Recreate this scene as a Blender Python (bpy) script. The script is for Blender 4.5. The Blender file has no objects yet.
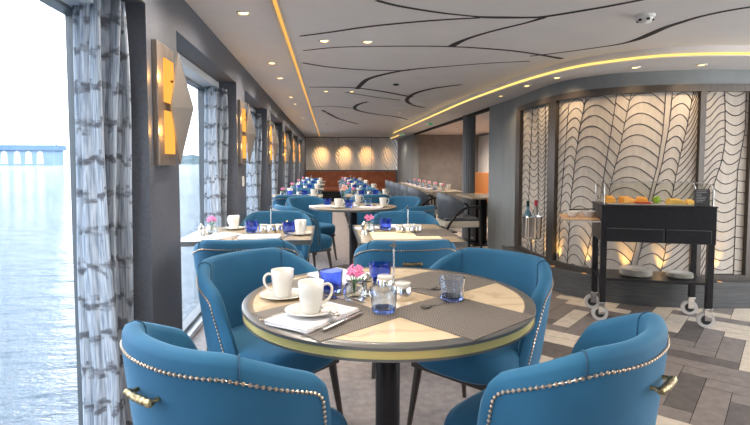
import bpy, math, random
from mathutils import Vector, Matrix
random.seed(7)
sc = bpy.context.scene
COL = sc.collection
PI = math.pi
R = math.radians

# ------------------------------------------------------------------ materials
def mat(name, color, rough=.5, metal=0, **kw):
    m = bpy.data.materials.new(name); m.use_nodes = True
    b = m.node_tree.nodes['Principled BSDF']
    b.inputs['Base Color'].default_value = (*color, 1)
    b.inputs['Roughness'].default_value = rough
    b.inputs['Metallic'].default_value = metal
    for k, v in kw.items():
        b.inputs[k.replace('_', ' ')].default_value = v
    return m

def nodes(m):
    return m.node_tree.nodes, m.node_tree.links, m.node_tree.nodes['Principled BSDF']

def noise_mat(name, c1, c2, scale=10, rough=.5, detail=3, bump=0, stretch=(1, 1, 1), lo=.35, hi=.65, metal=0, **kw):
    m = mat(name, c1, rough, metal, **kw)
    N, L, b = nodes(m)
    tc = N.new('ShaderNodeTexCoord'); mp = N.new('ShaderNodeMapping'); mp.inputs['Scale'].default_value = stretch
    nz = N.new('ShaderNodeTexNoise'); nz.inputs['Scale'].default_value = scale; nz.inputs['Detail'].default_value = detail
    cr = N.new('ShaderNodeValToRGB'); cr.color_ramp.elements[0].position = lo; cr.color_ramp.elements[1].position = hi
    cr.color_ramp.elements[0].color = (*c1, 1); cr.color_ramp.elements[1].color = (*c2, 1)
    L.new(tc.outputs['Object'], mp.inputs[0]); L.new(mp.outputs[0], nz.inputs['Vector'])
    L.new(nz.outputs['Fac'], cr.inputs[0]); L.new(cr.outputs[0], b.inputs['Base Color'])
    if bump:
        bp = N.new('ShaderNodeBump'); bp.inputs['Strength'].default_value = bump; bp.inputs['Distance'].default_value = .01
        L.new(nz.outputs['Fac'], bp.inputs['Height']); L.new(bp.outputs[0], b.inputs['Normal'])
    return m

def emit(name, color, s):
    m = bpy.data.materials.new(name); m.use_nodes = True
    N = m.node_tree.nodes; N.clear()
    e = N.new('ShaderNodeEmission'); e.inputs[0].default_value = (*color, 1); e.inputs[1].default_value = s
    o = N.new('ShaderNodeOutputMaterial'); m.node_tree.links.new(e.outputs[0], o.inputs[0])
    return m

def pane_mat(name, tint, refl=.06):
    m = bpy.data.materials.new(name); m.use_nodes = True
    N = m.node_tree.nodes; N.clear(); L = m.node_tree.links
    t = N.new('ShaderNodeBsdfTransparent'); t.inputs[0].default_value = (*tint, 1)
    g = N.new('ShaderNodeBsdfGlossy'); g.inputs['Roughness'].default_value = .02
    lw = N.new('ShaderNodeLayerWeight'); lw.inputs[0].default_value = .5
    pw = N.new('ShaderNodeMath'); pw.operation = 'POWER'; pw.inputs[1].default_value = 4; L.new(lw.outputs['Facing'], pw.inputs[0])
    f = N.new('ShaderNodeMath'); f.operation = 'MULTIPLY_ADD'; f.inputs[1].default_value = .45; f.inputs[2].default_value = .03; L.new(pw.outputs[0], f.inputs[0])
    mx = N.new('ShaderNodeMixShader'); o = N.new('ShaderNodeOutputMaterial')
    L.new(f.outputs[0], mx.inputs[0]); L.new(t.outputs[0], mx.inputs[1]); L.new(g.outputs[0], mx.inputs[2]); L.new(mx.outputs[0], o.inputs[0])
    return m

M = {}
M['velvet'] = noise_mat('blue_velvet', (.015, .085, .165), (.022, .115, .215), 5, .75, 2, 0, lo=.3, hi=.7)
_b = M['velvet'].node_tree.nodes['Principled BSDF']
_b.inputs['Sheen Weight'].default_value = .35; _b.inputs['Sheen Roughness'].default_value = .4; _b.inputs['Sheen Tint'].default_value = (.35, .62, .85, 1)
_b.inputs['Specular IOR Level'].default_value = .25
M['piping'] = mat('dark_piping', (.006, .055, .115), .7)
M['stud'] = mat('stud_metal', (.40, .33, .26), .32, 1)
M['bronze'] = noise_mat('antique_bronze', (.16, .12, .06), (.45, .36, .2), 90, .35, 2, .3, metal=1)
M['leg'] = mat('dark_wood_leg', (.035, .025, .02), .35)
M['black'] = mat('black_metal', (.012, .012, .014), .35, .3)
M['blackwood'] = noise_mat('black_lacquer', (.006, .006, .008), (.012, .012, .015), 30, .3)
M['china'] = mat('white_china', (.68, .655, .60), .12, 0, Coat_Weight=.4)
M['linen'] = noise_mat('white_linen', (.68, .655, .665), (.73, .71, .715), 120, .85, 2, .1)
M['linen_cream'] = noise_mat('cream_linen', (.80, .68, .42), (.86, .75, .5), 120, .85, 2, .1)
M['silver'] = mat('silver', (.75, .73, .68), .18, 1)
M['chrome'] = mat('chrome', (.8, .82, .84), .06, 1)
M['brass'] = mat('brass', (.74, .62, .24), .42, .6)
M['rim'] = mat('grey_bronze_rim', (.15, .15, .145), .3, .5)
M['white'] = mat('white_plastic', (.8, .8, .78), .4)
M['wallgrey'] = noise_mat('slate_wall', (.075, .082, .10), (.095, .103, .125), 60, .55, 3, .05)
M['wallwarm'] = noise_mat('warm_grey_wall', (.24, .225, .215), (.29, .275, .265), 5, .5, 3)
M['colgrey'] = mat('fluted_grey', (.15, .165, .185), .4)
M['wallblue'] = noise_mat('blue_grey_wall', (.23, .25, .255), (.26, .28, .285), 8, .5, 4, 0, (1, 1, .3))
M['ceiling'] = noise_mat('ceiling_paint', (.70, .70, .715), (.73, .73, .74), 3, .55, 2)
M['ceildark'] = mat('dark_ceiling_detail', (.02, .02, .022), .8)
M['frame'] = noise_mat('bronze_frame', (.065, .055, .048), (.10, .085, .075), 25, .35, 3, 0, (6, 6, .4), metal=.4)
M['plinth'] = noise_mat('grey_wood_plinth', (.045, .047, .05), (.085, .085, .085), 14, .35, 4, .1, (.5, .5, 14))
M['winframe'] = mat('window_frame_grey', (.10, .115, .13), .4)
M['winframe_l'] = mat('window_frame_light', (.62, .66, .7), .35)
M['pane'] = pane_mat('window_glass', (.97, .985, 1))
M['acrylic'] = pane_mat('clear_acrylic', (.93, .93, .9))
M['glass'] = mat('clear_glass', (.88, .93, .96), .03, 0, Transmission_Weight=1., IOR=1.4)
M['glassblue'] = mat('cobalt_glass', (.26, .38, .93), .04, 0, Transmission_Weight=1., IOR=1.4)
M['glasslight'] = mat('pale_blue_glass', (.78, .86, .98), .04, 0, Transmission_Weight=1., IOR=1.4)
M['pink'] = noise_mat('pink_petals', (.75, .08, .30), (.9, .4, .6), 150, .6)
M['peach'] = noise_mat('peach_petals', (.85, .25, .2), (.95, .7, .62), 60, .6)
M['green'] = mat('green_stem', (.06, .25, .04), .5)
M['led'] = emit('warm_led', (1, .50, .12), .9)
M['ledr'] = emit('warm_led_cove', (1, .62, .16), 1.5)
M['lampglow'] = emit('warm_lamp', (1, .40, .07), 1.15)
M['bulb'] = emit('downlight_lens', (1, .66, .25), 6)
M['trimring'] = mat('downlight_ring', (.6, .58, .55), .3, .5)
M['sconce'] = noise_mat('brushed_bronze_plate', (.17, .145, .125), (.27, .23, .2), 10, .38, 4, 0, (14, 14, .6), metal=.5)
M['shade'] = mat('taupe_shade', (.15, .14, .13), .5)
M['backlit'] = noise_mat('backlit_silk', (.50, .44, .375), (.56, .50, .43), 40, .7, 3, 0, (1, 1, .2))
M['rib'] = mat('dark_rib', (.035, .035, .045), .5)
M['gold'] = mat('gold_board', (.5, .3, .12), .4)
M['wood'] = noise_mat('light_wood', (.50, .28, .14), (.62, .38, .2), 12, .4, 3, 0, (1, 12, 1))
M['brown'] = noise_mat('brown_leather', (.22, .06, .025), (.32, .10, .04), 5, .4, 3)
M['orange'] = mat('orange_leather', (.50, .20, .06), .5)
M['greyleather'] = noise_mat('grey_leather', (.075, .09, .115), (.10, .12, .15), 8, .42, 3)
M['cream'] = mat('cream_vinyl', (.72, .69, .62), .5)
M['tabletop'] = noise_mat('warm_grey_tabletop', (.36, .29, .20), (.46, .38, .27), 5, .22, 4, 0, (1, 8, 1))
M['cheese1'] = mat('orange_cheese', (.85, .38, .05), .5)
M['cheese2'] = mat('yellow_cheese', (.88, .55, .12), .5)
M['red'] = mat('red_fruit', (.6, .04, .02), .4)
M['lime'] = mat('green_fruit', (.25, .42, .03), .4)
M['bottle_d'] = mat('dark_bottle', (.01, .03, .03), .1)
M['bottle_b'] = mat('blue_bottle', (.12, .25, .35), .1, 0, Transmission_Weight=.4)
M['foil'] = mat('red_foil', (.4, .03, .05), .35, .4)
M['rubber'] = mat('grey_rubber', (.48, .46, .44), .6)
M['wheelhub'] = mat('black_hub', (.02, .02, .02), .5)
M['exit'] = emit('exit_green', (.08, .45, .2), .6)
M['chalk'] = mat('chalk_white', (.7, .7, .68), .8)
M['board'] = mat('blackboard', (.03, .03, .033), .6)
M['plantstem'] = M['green']
M['salt'] = mat('clear_shaker', (.8, .82, .84), .15, .6)
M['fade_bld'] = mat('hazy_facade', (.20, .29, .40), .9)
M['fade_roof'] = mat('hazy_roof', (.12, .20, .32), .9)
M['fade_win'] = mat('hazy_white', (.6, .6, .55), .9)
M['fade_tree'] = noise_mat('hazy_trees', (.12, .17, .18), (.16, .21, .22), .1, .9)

def marble():
    m = mat('cream_marble', (.8, .72, .6), .12)
    N, L, b = nodes(m)
    tc = N.new('ShaderNodeTexCoord'); n1 = N.new('ShaderNodeTexNoise'); n1.inputs['Scale'].default_value = 2.2; n1.inputs['Detail'].default_value = 8
    n1.inputs['Distortion'].default_value = 1.4
    cr = N.new('ShaderNodeValToRGB'); e = cr.color_ramp.elements
    e[0].position = .47; e[0].color = (.60, .48, .32, 1); e[1].position = .53; e[1].color = (.60, .485, .33, 1)
    k = e.new(.5); k.color = (.48, .37, .25, 1)
    L.new(tc.outputs['Object'], n1.inputs['Vector']); L.new(n1.outputs['Fac'], cr.inputs[0]); L.new(cr.outputs[0], b.inputs['Base Color'])
    return m
M['marble'] = marble()

def woven():
    m = mat('woven_placemat', (.1, .09, .08), .6)
    N, L, b = nodes(m)
    tc = N.new('ShaderNodeTexCoord'); mp = N.new('ShaderNodeMapping'); mp.inputs['Scale'].default_value = (270, 270, 0)
    ck = N.new('ShaderNodeTexChecker'); ck.inputs['Scale'].default_value = 1
    ck.inputs['Color1'].default_value = (.035, .03, .028, 1); ck.inputs['Color2'].default_value = (.22, .19, .16, 1)
    L.new(tc.outputs['Object'], mp.inputs[0]); L.new(mp.outputs[0], ck.inputs[0]); L.new(ck.outputs[0], b.inputs['Base Color'])
    return m
M['woven'] = woven()

def curtain_mat():
    m = bpy.data.materials.new('banded_sheer_fabric'); m.use_nodes = True
    N, L, b = nodes(m)
    tc = N.new('ShaderNodeTexCoord')
    def noise(sc_, s, d=2):
        mp = N.new('ShaderNodeMapping'); mp.inputs['Scale'].default_value = sc_
        n = N.new('ShaderNodeTexNoise'); n.inputs['Scale'].default_value = s; n.inputs['Detail'].default_value = d
        L.new(tc.outputs['UV'], mp.inputs[0]); L.new(mp.outputs[0], n.inputs['Vector']); return n
    thread = noise((130, 7, 1), 1, 3)
    c1 = N.new('ShaderNodeValToRGB'); c1.color_ramp.elements[0].position = .35; c1.color_ramp.elements[1].position = .62
    c1.color_ramp.elements[0].color = (.28, .35, .44, 1); c1.color_ramp.elements[1].color = (.66, .71, .77, 1)
    L.new(thread.outputs['Fac'], c1.inputs[0])
    warp = noise((14, 7, 1), 1, 2)
    sep = N.new('ShaderNodeSeparateXYZ'); L.new(tc.outputs['UV'], sep.inputs[0])
    ma = N.new('ShaderNodeMath'); ma.operation = 'MULTIPLY_ADD'; ma.inputs[1].default_value = .15
    L.new(warp.outputs['Fac'], ma.inputs[0]); L.new(sep.outputs['Y'], ma.inputs[2])
    mu = N.new('ShaderNodeMath'); mu.operation = 'MULTIPLY'; mu.inputs[1].default_value = 2 * PI / .145
    L.new(ma.outputs[0], mu.inputs[0])
    si = N.new('ShaderNodeMath'); si.operation = 'SINE'; L.new(mu.outputs[0], si.inputs[0])
    patch = noise((16, 34, 1), 1, 4)
    ad = N.new('ShaderNodeMath'); ad.operation = 'MULTIPLY_ADD'; ad.inputs[1].default_value = 3.4
    L.new(patch.outputs['Fac'], ad.inputs[0]); L.new(si.outputs[0], ad.inputs[2])
    r2 = N.new('ShaderNodeMapRange'); r2.inputs['From Min'].default_value = 2.2; r2.inputs['From Max'].default_value = 2.9
    L.new(ad.outputs[0], r2.inputs['Value'])
    mx = N.new('ShaderNodeMix'); mx.data_type = 'RGBA'
    L.new(r2.outputs[0], mx.inputs['Factor']); L.new(c1.outputs[0], mx.inputs['A']); mx.inputs['B'].default_value = (.16, .17, .20, 1)
    L.new(mx.outputs['Result'], b.inputs['Base Color']); b.inputs['Roughness'].default_value = .8
    tr = N.new('ShaderNodeBsdfTranslucent'); L.new(mx.outputs['Result'], tr.inputs[0])
    ms = N.new('ShaderNodeMixShader'); ms.inputs[0].default_value = .35
    o = N['Material Output']
    L.new(b.outputs[0], ms.inputs[1]); L.new(tr.outputs[0], ms.inputs[2]); L.new(ms.outputs[0], o.inputs[0])
    return m
M['curtain'] = curtain_mat()

def water_mat():
    m = mat('rippled_water', (.09, .13, .17), .05, 0, IOR=1.33)
    N, L, b = nodes(m)
    tc = N.new('ShaderNodeTexCoord')
    mp = N.new('ShaderNodeMapping'); mp.inputs['Scale'].default_value = (.45, 1.1, 1); mp.inputs['Rotation'].default_value = (0, 0, -.45)
    a = N.new('ShaderNodeTexNoise'); a.inputs['Scale'].default_value = 1.3; a.inputs['Detail'].default_value = 7; a.inputs['Roughness'].default_value = .62
    L.new(tc.outputs['Object'], mp.inputs[0]); L.new(mp.outputs[0], a.inputs['Vector'])
    bp = N.new('ShaderNodeBump'); bp.inputs['Strength'].default_value = 1.; bp.inputs['Distance'].default_value = 1.0
    L.new(a.outputs['Fac'], bp.inputs['Height']); L.new(bp.outputs[0], b.inputs['Normal'])
    return m
M['water'] = water_mat()

def relief_mat():
    m = mat('white_wave_relief', (.88, .87, .86), .6)
    N, L, b = nodes(m)
    tc = N.new('ShaderNodeTexCoord'); mp = N.new('ShaderNodeMapping'); mp.inputs['Scale'].default_value = (1, 1, .5)
    w = N.new('ShaderNodeTexWave'); w.inputs['Scale'].default_value = 6.5; w.inputs['Distortion'].default_value = 7; w.inputs['Detail'].default_value = 1.; w.inputs['Detail Scale'].default_value = .5
    w.bands_direction = 'DIAGONAL'
    L.new(tc.outputs['Object'], mp.inputs[0]); L.new(mp.outputs[0], w.inputs[0])
    bp = N.new('ShaderNodeBump'); bp.inputs['Strength'].default_value = 1; bp.inputs['Distance'].default_value = .03
    L.new(w.outputs['Fac'], bp.inputs['Height']); L.new(bp.outputs[0], b.inputs['Normal'])
    return m
M['relief'] = relief_mat()
M['carpet'] = noise_mat('beige_carpet', (.30, .26, .25), (.40, .35, .33), 22, .95, 6, .2)
M['pl_light'] = noise_mat('light_plank', (.50, .43, .35), (.60, .52, .43), 6, .42, 4, 0, (3, 3, 1))
M['pl_mid'] = noise_mat('taupe_plank', (.17, .145, .135), (.22, .19, .175), 6, .42, 4, 0, (3, 3, 1))
M['pl_dark'] = noise_mat('dark_plank', (.085, .073, .07), (.12, .105, .10), 6, .42, 4, 0, (3, 3, 1))
M['seam'] = mat('plank_joint', (.03, .025, .022), .8)

# ------------------------------------------------------------------ mesh helpers
class MB:
    def __init__(s): s.v = []; s.f = []; s.m = []; s.uv = None
    def add(s, vs, fs, mi=0):
        o = len(s.v); s.v += [tuple(v) for v in vs]
        for f in fs: s.f.append(tuple(i + o for i in f)); s.m.append(mi)
        return s
    def box(s, c, d, mi=0, rz=0, T=None):
        x, y, z = d[0] / 2, d[1] / 2, d[2] / 2
        vs = [Vector((i, j, k)) for i in (-x, x) for j in (-y, y) for k in (-z, z)]
        if rz: vs = [Matrix.Rotation(rz, 3, 'Z') @ v for v in vs]
        if T is not None: vs = [T @ v for v in vs]
        vs = [v + Vector(c) for v in vs]
        return s.add(vs, [(0, 1, 3, 2), (4, 6, 7, 5), (0, 4, 5, 1), (2, 3, 7, 6), (0, 2, 6, 4), (1, 5, 7, 3)], mi)
    def lathe(s, prof, n=24, c=(0, 0, 0), mi=0):
        vs = []; fs = []; idx = []
        for r, z in prof:
            if r < 1e-6: idx.append([len(vs)] * n); vs.append((c[0], c[1], c[2] + z))
            else:
                idx.append(list(range(len(vs), len(vs) + n)))
                vs += [(c[0] + r * math.cos(2 * PI * i / n), c[1] + r * math.sin(2 * PI * i / n), c[2] + z) for i in range(n)]
        for a, b in zip(idx, idx[1:]):
            for i in range(n):
                j = (i + 1) % n; q = [a[i], a[j], b[j], b[i]]
                q = list(dict.fromkeys(q))
                if len(q) > 2: fs.append(tuple(q))
        return s.add(vs, fs, mi)
    def tube(s, pts, r, n=8, mi=0, cap=True):
        pts = [Vector(p) for p in pts]; N_ = len(pts)
        rs = r if isinstance(r, (list, tuple)) else [r] * N_
        t0 = (pts[1] - pts[0]).normalized()
        up = Vector((0, 0, 1)) if abs(t0.z) < .9 else Vector((1, 0, 0))
        nrm = t0.cross(up).normalized(); vs = []; fs = []
        for i, p in enumerate(pts):
            t = (pts[min(i + 1, N_ - 1)] - pts[max(i - 1, 0)]).normalized()
            nrm = (nrm - t * nrm.dot(t)).normalized(); b = t.cross(nrm)
            vs += [p + (nrm * math.cos(2 * PI * k / n) + b * math.sin(2 * PI * k / n)) * rs[i] for k in range(n)]
        for i in range(N_ - 1):
            for k in range(n):
                l = (k + 1) % n; fs.append((i * n + k, i * n + l, (i + 1) * n + l, (i + 1) * n + k))
        if cap: fs += [tuple(range(n))[::-1], tuple((N_ - 1) * n + k for k in range(n))]
        return s.add(vs, fs, mi)
    def prism(s, poly, z0, z1, mi=0):
        n = len(poly)
        vs = [(x, y, z0) for x, y in poly] + [(x, y, z1) for x, y in poly]
        fs = [tuple(range(n))[::-1], tuple(range(n, 2 * n))] + [(i, (i + 1) % n, n + (i + 1) % n, n + i) for i in range(n)]
        return s.add(vs, fs, mi)
    def grid(s, rows, mi=0, closed=False):
        n = len(rows[0]); vs = [p for r in rows for p in r]; fs = []
        for i in range(len(rows) - 1):
            for k in range(n if closed else n - 1):
                l = (k + 1) % n; fs.append((i * n + k, i * n + l, (i + 1) * n + l, (i + 1) * n + k))
        return s.add(vs, fs, mi)
    def dome(s, c, r, axis, n=7, mi=0):
        ax = Vector(axis).normalized(); u = ax.orthogonal().normalized(); w = ax.cross(u); c = Vector(c)
        vs = []
        for (k, h) in ((1, 0), (.72, .62)):
            vs += [c + (u * math.cos(2 * PI * i / n) + w * math.sin(2 * PI * i / n)) * r * k + ax * r * h for i in range(n)]
        vs.append(c + ax * r * .9)
        fs = [(i, (i + 1) % n, n + (i + 1) % n, n + i) for i in range(n)] + [(n + i, n + (i + 1) % n, 2 * n) for i in range(n)]
        return s.add(vs, fs, mi)
    def sphere(s, c, r, n=10, k=6, mi=0, sx=1, sy=1, sz=1):
        prof = [(max(0, r * math.sin(PI * i / k)), -r * math.cos(PI * i / k) * sz) for i in range(k + 1)]
        return s.lathe(prof, n, c, mi)
    def build(s, name, mats, parent=None, loc=(0, 0, 0), smooth=False, bevel=0, sub=0, rz=0):
        me = bpy.data.meshes.new(name); me.from_pydata(s.v, [], s.f)
        if not isinstance(mats, (list, tuple)): mats = [mats]
        for m in mats: me.materials.append(M[m] if isinstance(m, str) else m)
        for p, mi in zip(me.polygons, s.m): p.material_index = mi; p.use_smooth = smooth
        if s.uv:
            ul = me.uv_layers.new(name='UV')
            for l in me.loops: ul.data[l.index].uv = s.uv[l.vertex_index]
        me.validate(); me.update()
        if smooth and hasattr(me, 'set_sharp_from_angle'): me.set_sharp_from_angle(angle=R(50))
        o = bpy.data.objects.new(name, me); COL.objects.link(o); o.location = loc; o.rotation_euler.z = rz
        if parent: o.parent = parent
        if bevel:
            b = o.modifiers.new('bevel', 'BEVEL'); b.width = bevel; b.segments = 2; b.limit_method = 'ANGLE'
        if sub:
            b = o.modifiers.new('sub', 'SUBSURF'); b.levels = sub; b.render_levels = sub
        return o

def tag(o, label, cat, group=None):
    o['label'] = label; o['category'] = cat
    if group: o['group'] = group
    return o

def thing(name, label, cat, loc=(0, 0, 0), rz=0, group=None):
    o = bpy.data.objects.new(name, None); COL.objects.link(o); o.empty_display_size = .05
    o.location = loc; o.rotation_euler = (0, 0, rz)
    return tag(o, label, cat, group)

def struct(o): o['kind'] = 'structure'; return o

def dup(root, loc, rz, label, group=None, sc_=None):
    def cp(o, par):
        c = o.copy(); COL.objects.link(c)
        if par: c.parent = par
        for ch in kids.get(o.name, []): cp(ch, c)
        return c
    kids = {}
    def walk(o):
        kids[o.name] = list(o.children)
        for ch in o.children: walk(ch)
    walk(root)
    r = cp(root, None); r.location = loc; r.rotation_euler = (0, 0, rz)
    if sc_: r.scale = (sc_,) * 3
    r['label'] = label
    if group: r['group'] = group
    elif 'group' in r: del r['group']
    return r

def place(proto, used, loc, rz, label, group=None, sc_=None):
    """first call moves the prototype itself, later calls copy it"""
    if proto.name in used: return dup(proto, loc, rz, label, group, sc_)
    used.add(proto.name); proto.location = loc; proto.rotation_euler = (0, 0, rz); proto['label'] = label
    if group: proto['group'] = group
    if sc_: proto.scale = (sc_,) * 3
    return proto
USED = set()

def catmull(pts, n=8):
    P = [Vector(p) for p in pts]; out = []
    for i in range(len(P) - 1):
        a = P[max(i - 1, 0)]; b = P[i]; c = P[i + 1]; d = P[min(i + 2, len(P) - 1)]
        for k in range(n):
            t = k / n
            out.append(.5 * ((2 * b) + (c - a) * t + (2 * a - 5 * b + 4 * c - d) * t * t + (3 * b - 3 * c + d - a) * t ** 3))
    out.append(P[-1]); return out

# ------------------------------------------------------------------ room shell
H = 2.14          # main ceiling
SOF = 2.06        # lowered soffit along the right
WX = -.78         # face of the window wall
GX = -1.06        # glass line
YF = 17.0         # far wall
HEAD = 1.935      # head of window recesses
PER = 2.11
YB = -1.6

# left wall: piers, head band above the window recesses
piers = [(2.265 + PER * k, 2.70 + PER * k) for k in range(-2, 7)]
piers[-1] = (piers[-1][0], YF + .2)
mb = MB()
for a, b in piers: mb.box(((WX + GX - .02) / 2, (a + b) / 2, HEAD / 2), (WX - GX + .02, b - a, HEAD))
mb.box(((WX + GX - .02) / 2, (YB - .4 + YF) / 2, (HEAD + H + .1) / 2), (WX - GX + .02, YF - YB + .8, H + .1 - HEAD))
mb.box(((WX + GX - .02) / 2, -2.0, HEAD / 2), (WX - GX + .02, .3, HEAD))
struct(mb.build('wall_left', 'wallgrey'))
for i, ((a0, b0), (a1, b1)) in enumerate(zip(piers, piers[1:])):
    y0, y1 = b0, a1
    w = thing('window_%d' % (i + 1), '', 'window'); del w['label']; del w['category']; struct(w)
    w.location = (GX, (y0 + y1) / 2, 0)
    L = y1 - y0; fr = MB()
    for yy in (-L / 2 + .02, L / 2 - .02): fr.box((0, yy, .97), (.06, .04, 1.93))
    fr.box((0, 0, 1.90), (.06, L, .07)); fr.box((0, 0, .035), (.07, L, .07))
    fr.box((.02, L / 2 - .02, .97), (.05, .035, 1.9))
    fr.build('window_frame', 'winframe', w)
    si = MB().box((.055, 0, .02), (.05, L, .04)); si.build('window_sill', 'winframe_l', w)
    MB().box((.08, 0, 1.905), (.12, L - .02, .05)).build('blind_pelmet', 'winframe_l', w)
    MB().box((-.012, 0, .97), (.006, L - .08, 1.82)).build('glass_pane', 'pane', w)

# ceiling and soffit
mb = MB(); mb.box((1.9, 8, H + .05), (6.0, 21, .1)); struct(mb.build('ceiling', 'ceiling'))
edge = catmull([(1.755, 13.4, 0), (1.754, 13.2, 0), (1.80, 9, 0), (1.815, 6.85, 0), (1.87, 5.7, 0), (1.95, 4.85, 0), (2.08, 4.25, 0), (2.27, 3.93, 0), (2.6, 3.66, 0), (3.17, 3.55, 0), (4.2, 3.55, 0), (5.2, 3.6, 0)], 8)
poly = [(p.x, p.y) for p in edge] + [(5.2, YF), (2.05, YF), (2.08, 13.6)]
mb = MB(); mb.prism(poly, SOF, H + .02); struct(mb.build('ceiling_soffit', 'ceiling'))
def ribbon(path, w, z0, z1, mi=0, off=0):
    """a strip of width w that follows a plan path"""
    rows = []
    for i, p in enumerate(path):
        t = (path[min(i + 1, len(path) - 1)] - path[max(i - 1, 0)]).normalized(); n = Vector((-t.y, t.x, 0))
        a = p + n * (off - w / 2); b = p + n * (off + w / 2)
        rows.append([(a.x, a.y, z0), (b.x, b.y, z0), (b.x, b.y, z1), (a.x, a.y, z1)])
    m = MB(); m.grid(rows, mi, True)
    n_ = len(rows); m.f += [(3, 2, 1, 0), tuple(4 * (n_ - 1) + k for k in range(4))]; m.m += [mi, mi]
    return m
o = ribbon(edge, .012, SOF + .010, SOF + .024, off=-.007).build('cove_light_strip', 'ledr')
tag(o, 'glowing warm LED strip curving along the edge of the lowered ceiling at right', 'light strip')
o = MB().box((2.055, 15.2, SOF + .016), (.012, 2.8, .014)).build('cove_light_strip', 'ledr')
tag(o, 'short warm LED strip near the far end, beyond the long curving one', 'light strip')
o = MB().box((-.292, 9.0, H - .001), (.020, 15.6, .008)).build('ceiling_light_strip', 'led')
tag(o, 'long straight amber LED strip set in the ceiling along the window side', 'light strip')
side = MB(); side.box((-.316, 9.0, H - .003), (.012, 15.6, .014)); side.box((-.268, 9.0, H - .003), (.012, 15.6, .014))
side.build('trim_1', 'trimring')['kind'] = 'structure'

# dark strips on the flat ceiling, painting in grooves and shadows of stepped panels (plan polylines: x, y, half width)
STEP_SHADE = [
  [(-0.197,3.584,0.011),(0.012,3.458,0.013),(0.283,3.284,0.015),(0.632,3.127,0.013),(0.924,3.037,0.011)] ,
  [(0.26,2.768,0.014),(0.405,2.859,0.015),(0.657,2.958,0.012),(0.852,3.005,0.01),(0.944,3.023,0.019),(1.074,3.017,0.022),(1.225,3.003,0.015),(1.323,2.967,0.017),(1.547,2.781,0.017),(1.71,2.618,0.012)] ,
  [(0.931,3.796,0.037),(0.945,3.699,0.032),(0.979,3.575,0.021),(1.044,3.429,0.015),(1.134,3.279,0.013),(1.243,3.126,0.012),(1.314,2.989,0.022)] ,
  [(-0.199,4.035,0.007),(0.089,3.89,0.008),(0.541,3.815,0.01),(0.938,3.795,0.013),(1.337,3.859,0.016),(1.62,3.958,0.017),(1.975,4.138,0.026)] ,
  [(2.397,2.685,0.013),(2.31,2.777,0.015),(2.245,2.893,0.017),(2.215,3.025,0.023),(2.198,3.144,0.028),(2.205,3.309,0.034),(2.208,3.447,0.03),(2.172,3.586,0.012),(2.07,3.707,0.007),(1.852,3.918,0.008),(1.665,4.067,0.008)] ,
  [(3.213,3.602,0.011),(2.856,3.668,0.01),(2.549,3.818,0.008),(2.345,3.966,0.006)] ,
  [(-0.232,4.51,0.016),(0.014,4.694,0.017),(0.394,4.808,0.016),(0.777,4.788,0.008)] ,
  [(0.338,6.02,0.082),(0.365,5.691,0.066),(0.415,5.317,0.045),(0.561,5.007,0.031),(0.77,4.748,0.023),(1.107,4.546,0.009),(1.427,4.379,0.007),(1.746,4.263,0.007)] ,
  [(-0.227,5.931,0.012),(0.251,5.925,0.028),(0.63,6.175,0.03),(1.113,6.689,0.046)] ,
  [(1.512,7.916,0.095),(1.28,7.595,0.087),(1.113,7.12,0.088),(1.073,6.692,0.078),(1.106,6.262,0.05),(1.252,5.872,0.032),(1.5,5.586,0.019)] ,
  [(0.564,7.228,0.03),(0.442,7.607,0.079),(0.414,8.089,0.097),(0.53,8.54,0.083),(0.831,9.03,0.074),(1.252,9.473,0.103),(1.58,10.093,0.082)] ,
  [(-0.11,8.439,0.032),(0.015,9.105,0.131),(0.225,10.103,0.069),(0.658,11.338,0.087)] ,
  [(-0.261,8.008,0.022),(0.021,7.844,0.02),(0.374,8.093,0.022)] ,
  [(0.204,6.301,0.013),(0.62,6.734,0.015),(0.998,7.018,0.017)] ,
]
for i, g in enumerate(STEP_SHADE):
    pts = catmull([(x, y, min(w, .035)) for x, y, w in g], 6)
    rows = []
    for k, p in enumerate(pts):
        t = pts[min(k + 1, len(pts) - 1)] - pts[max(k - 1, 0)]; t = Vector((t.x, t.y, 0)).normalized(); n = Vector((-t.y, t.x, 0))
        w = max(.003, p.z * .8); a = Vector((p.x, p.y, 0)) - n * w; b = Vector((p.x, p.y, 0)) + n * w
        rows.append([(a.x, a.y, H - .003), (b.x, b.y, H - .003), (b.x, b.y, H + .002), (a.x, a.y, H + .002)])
    m = MB().grid(rows, 0, True); o = struct(m.build('trim_%d' % (i + 2), 'ceildark'))

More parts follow.
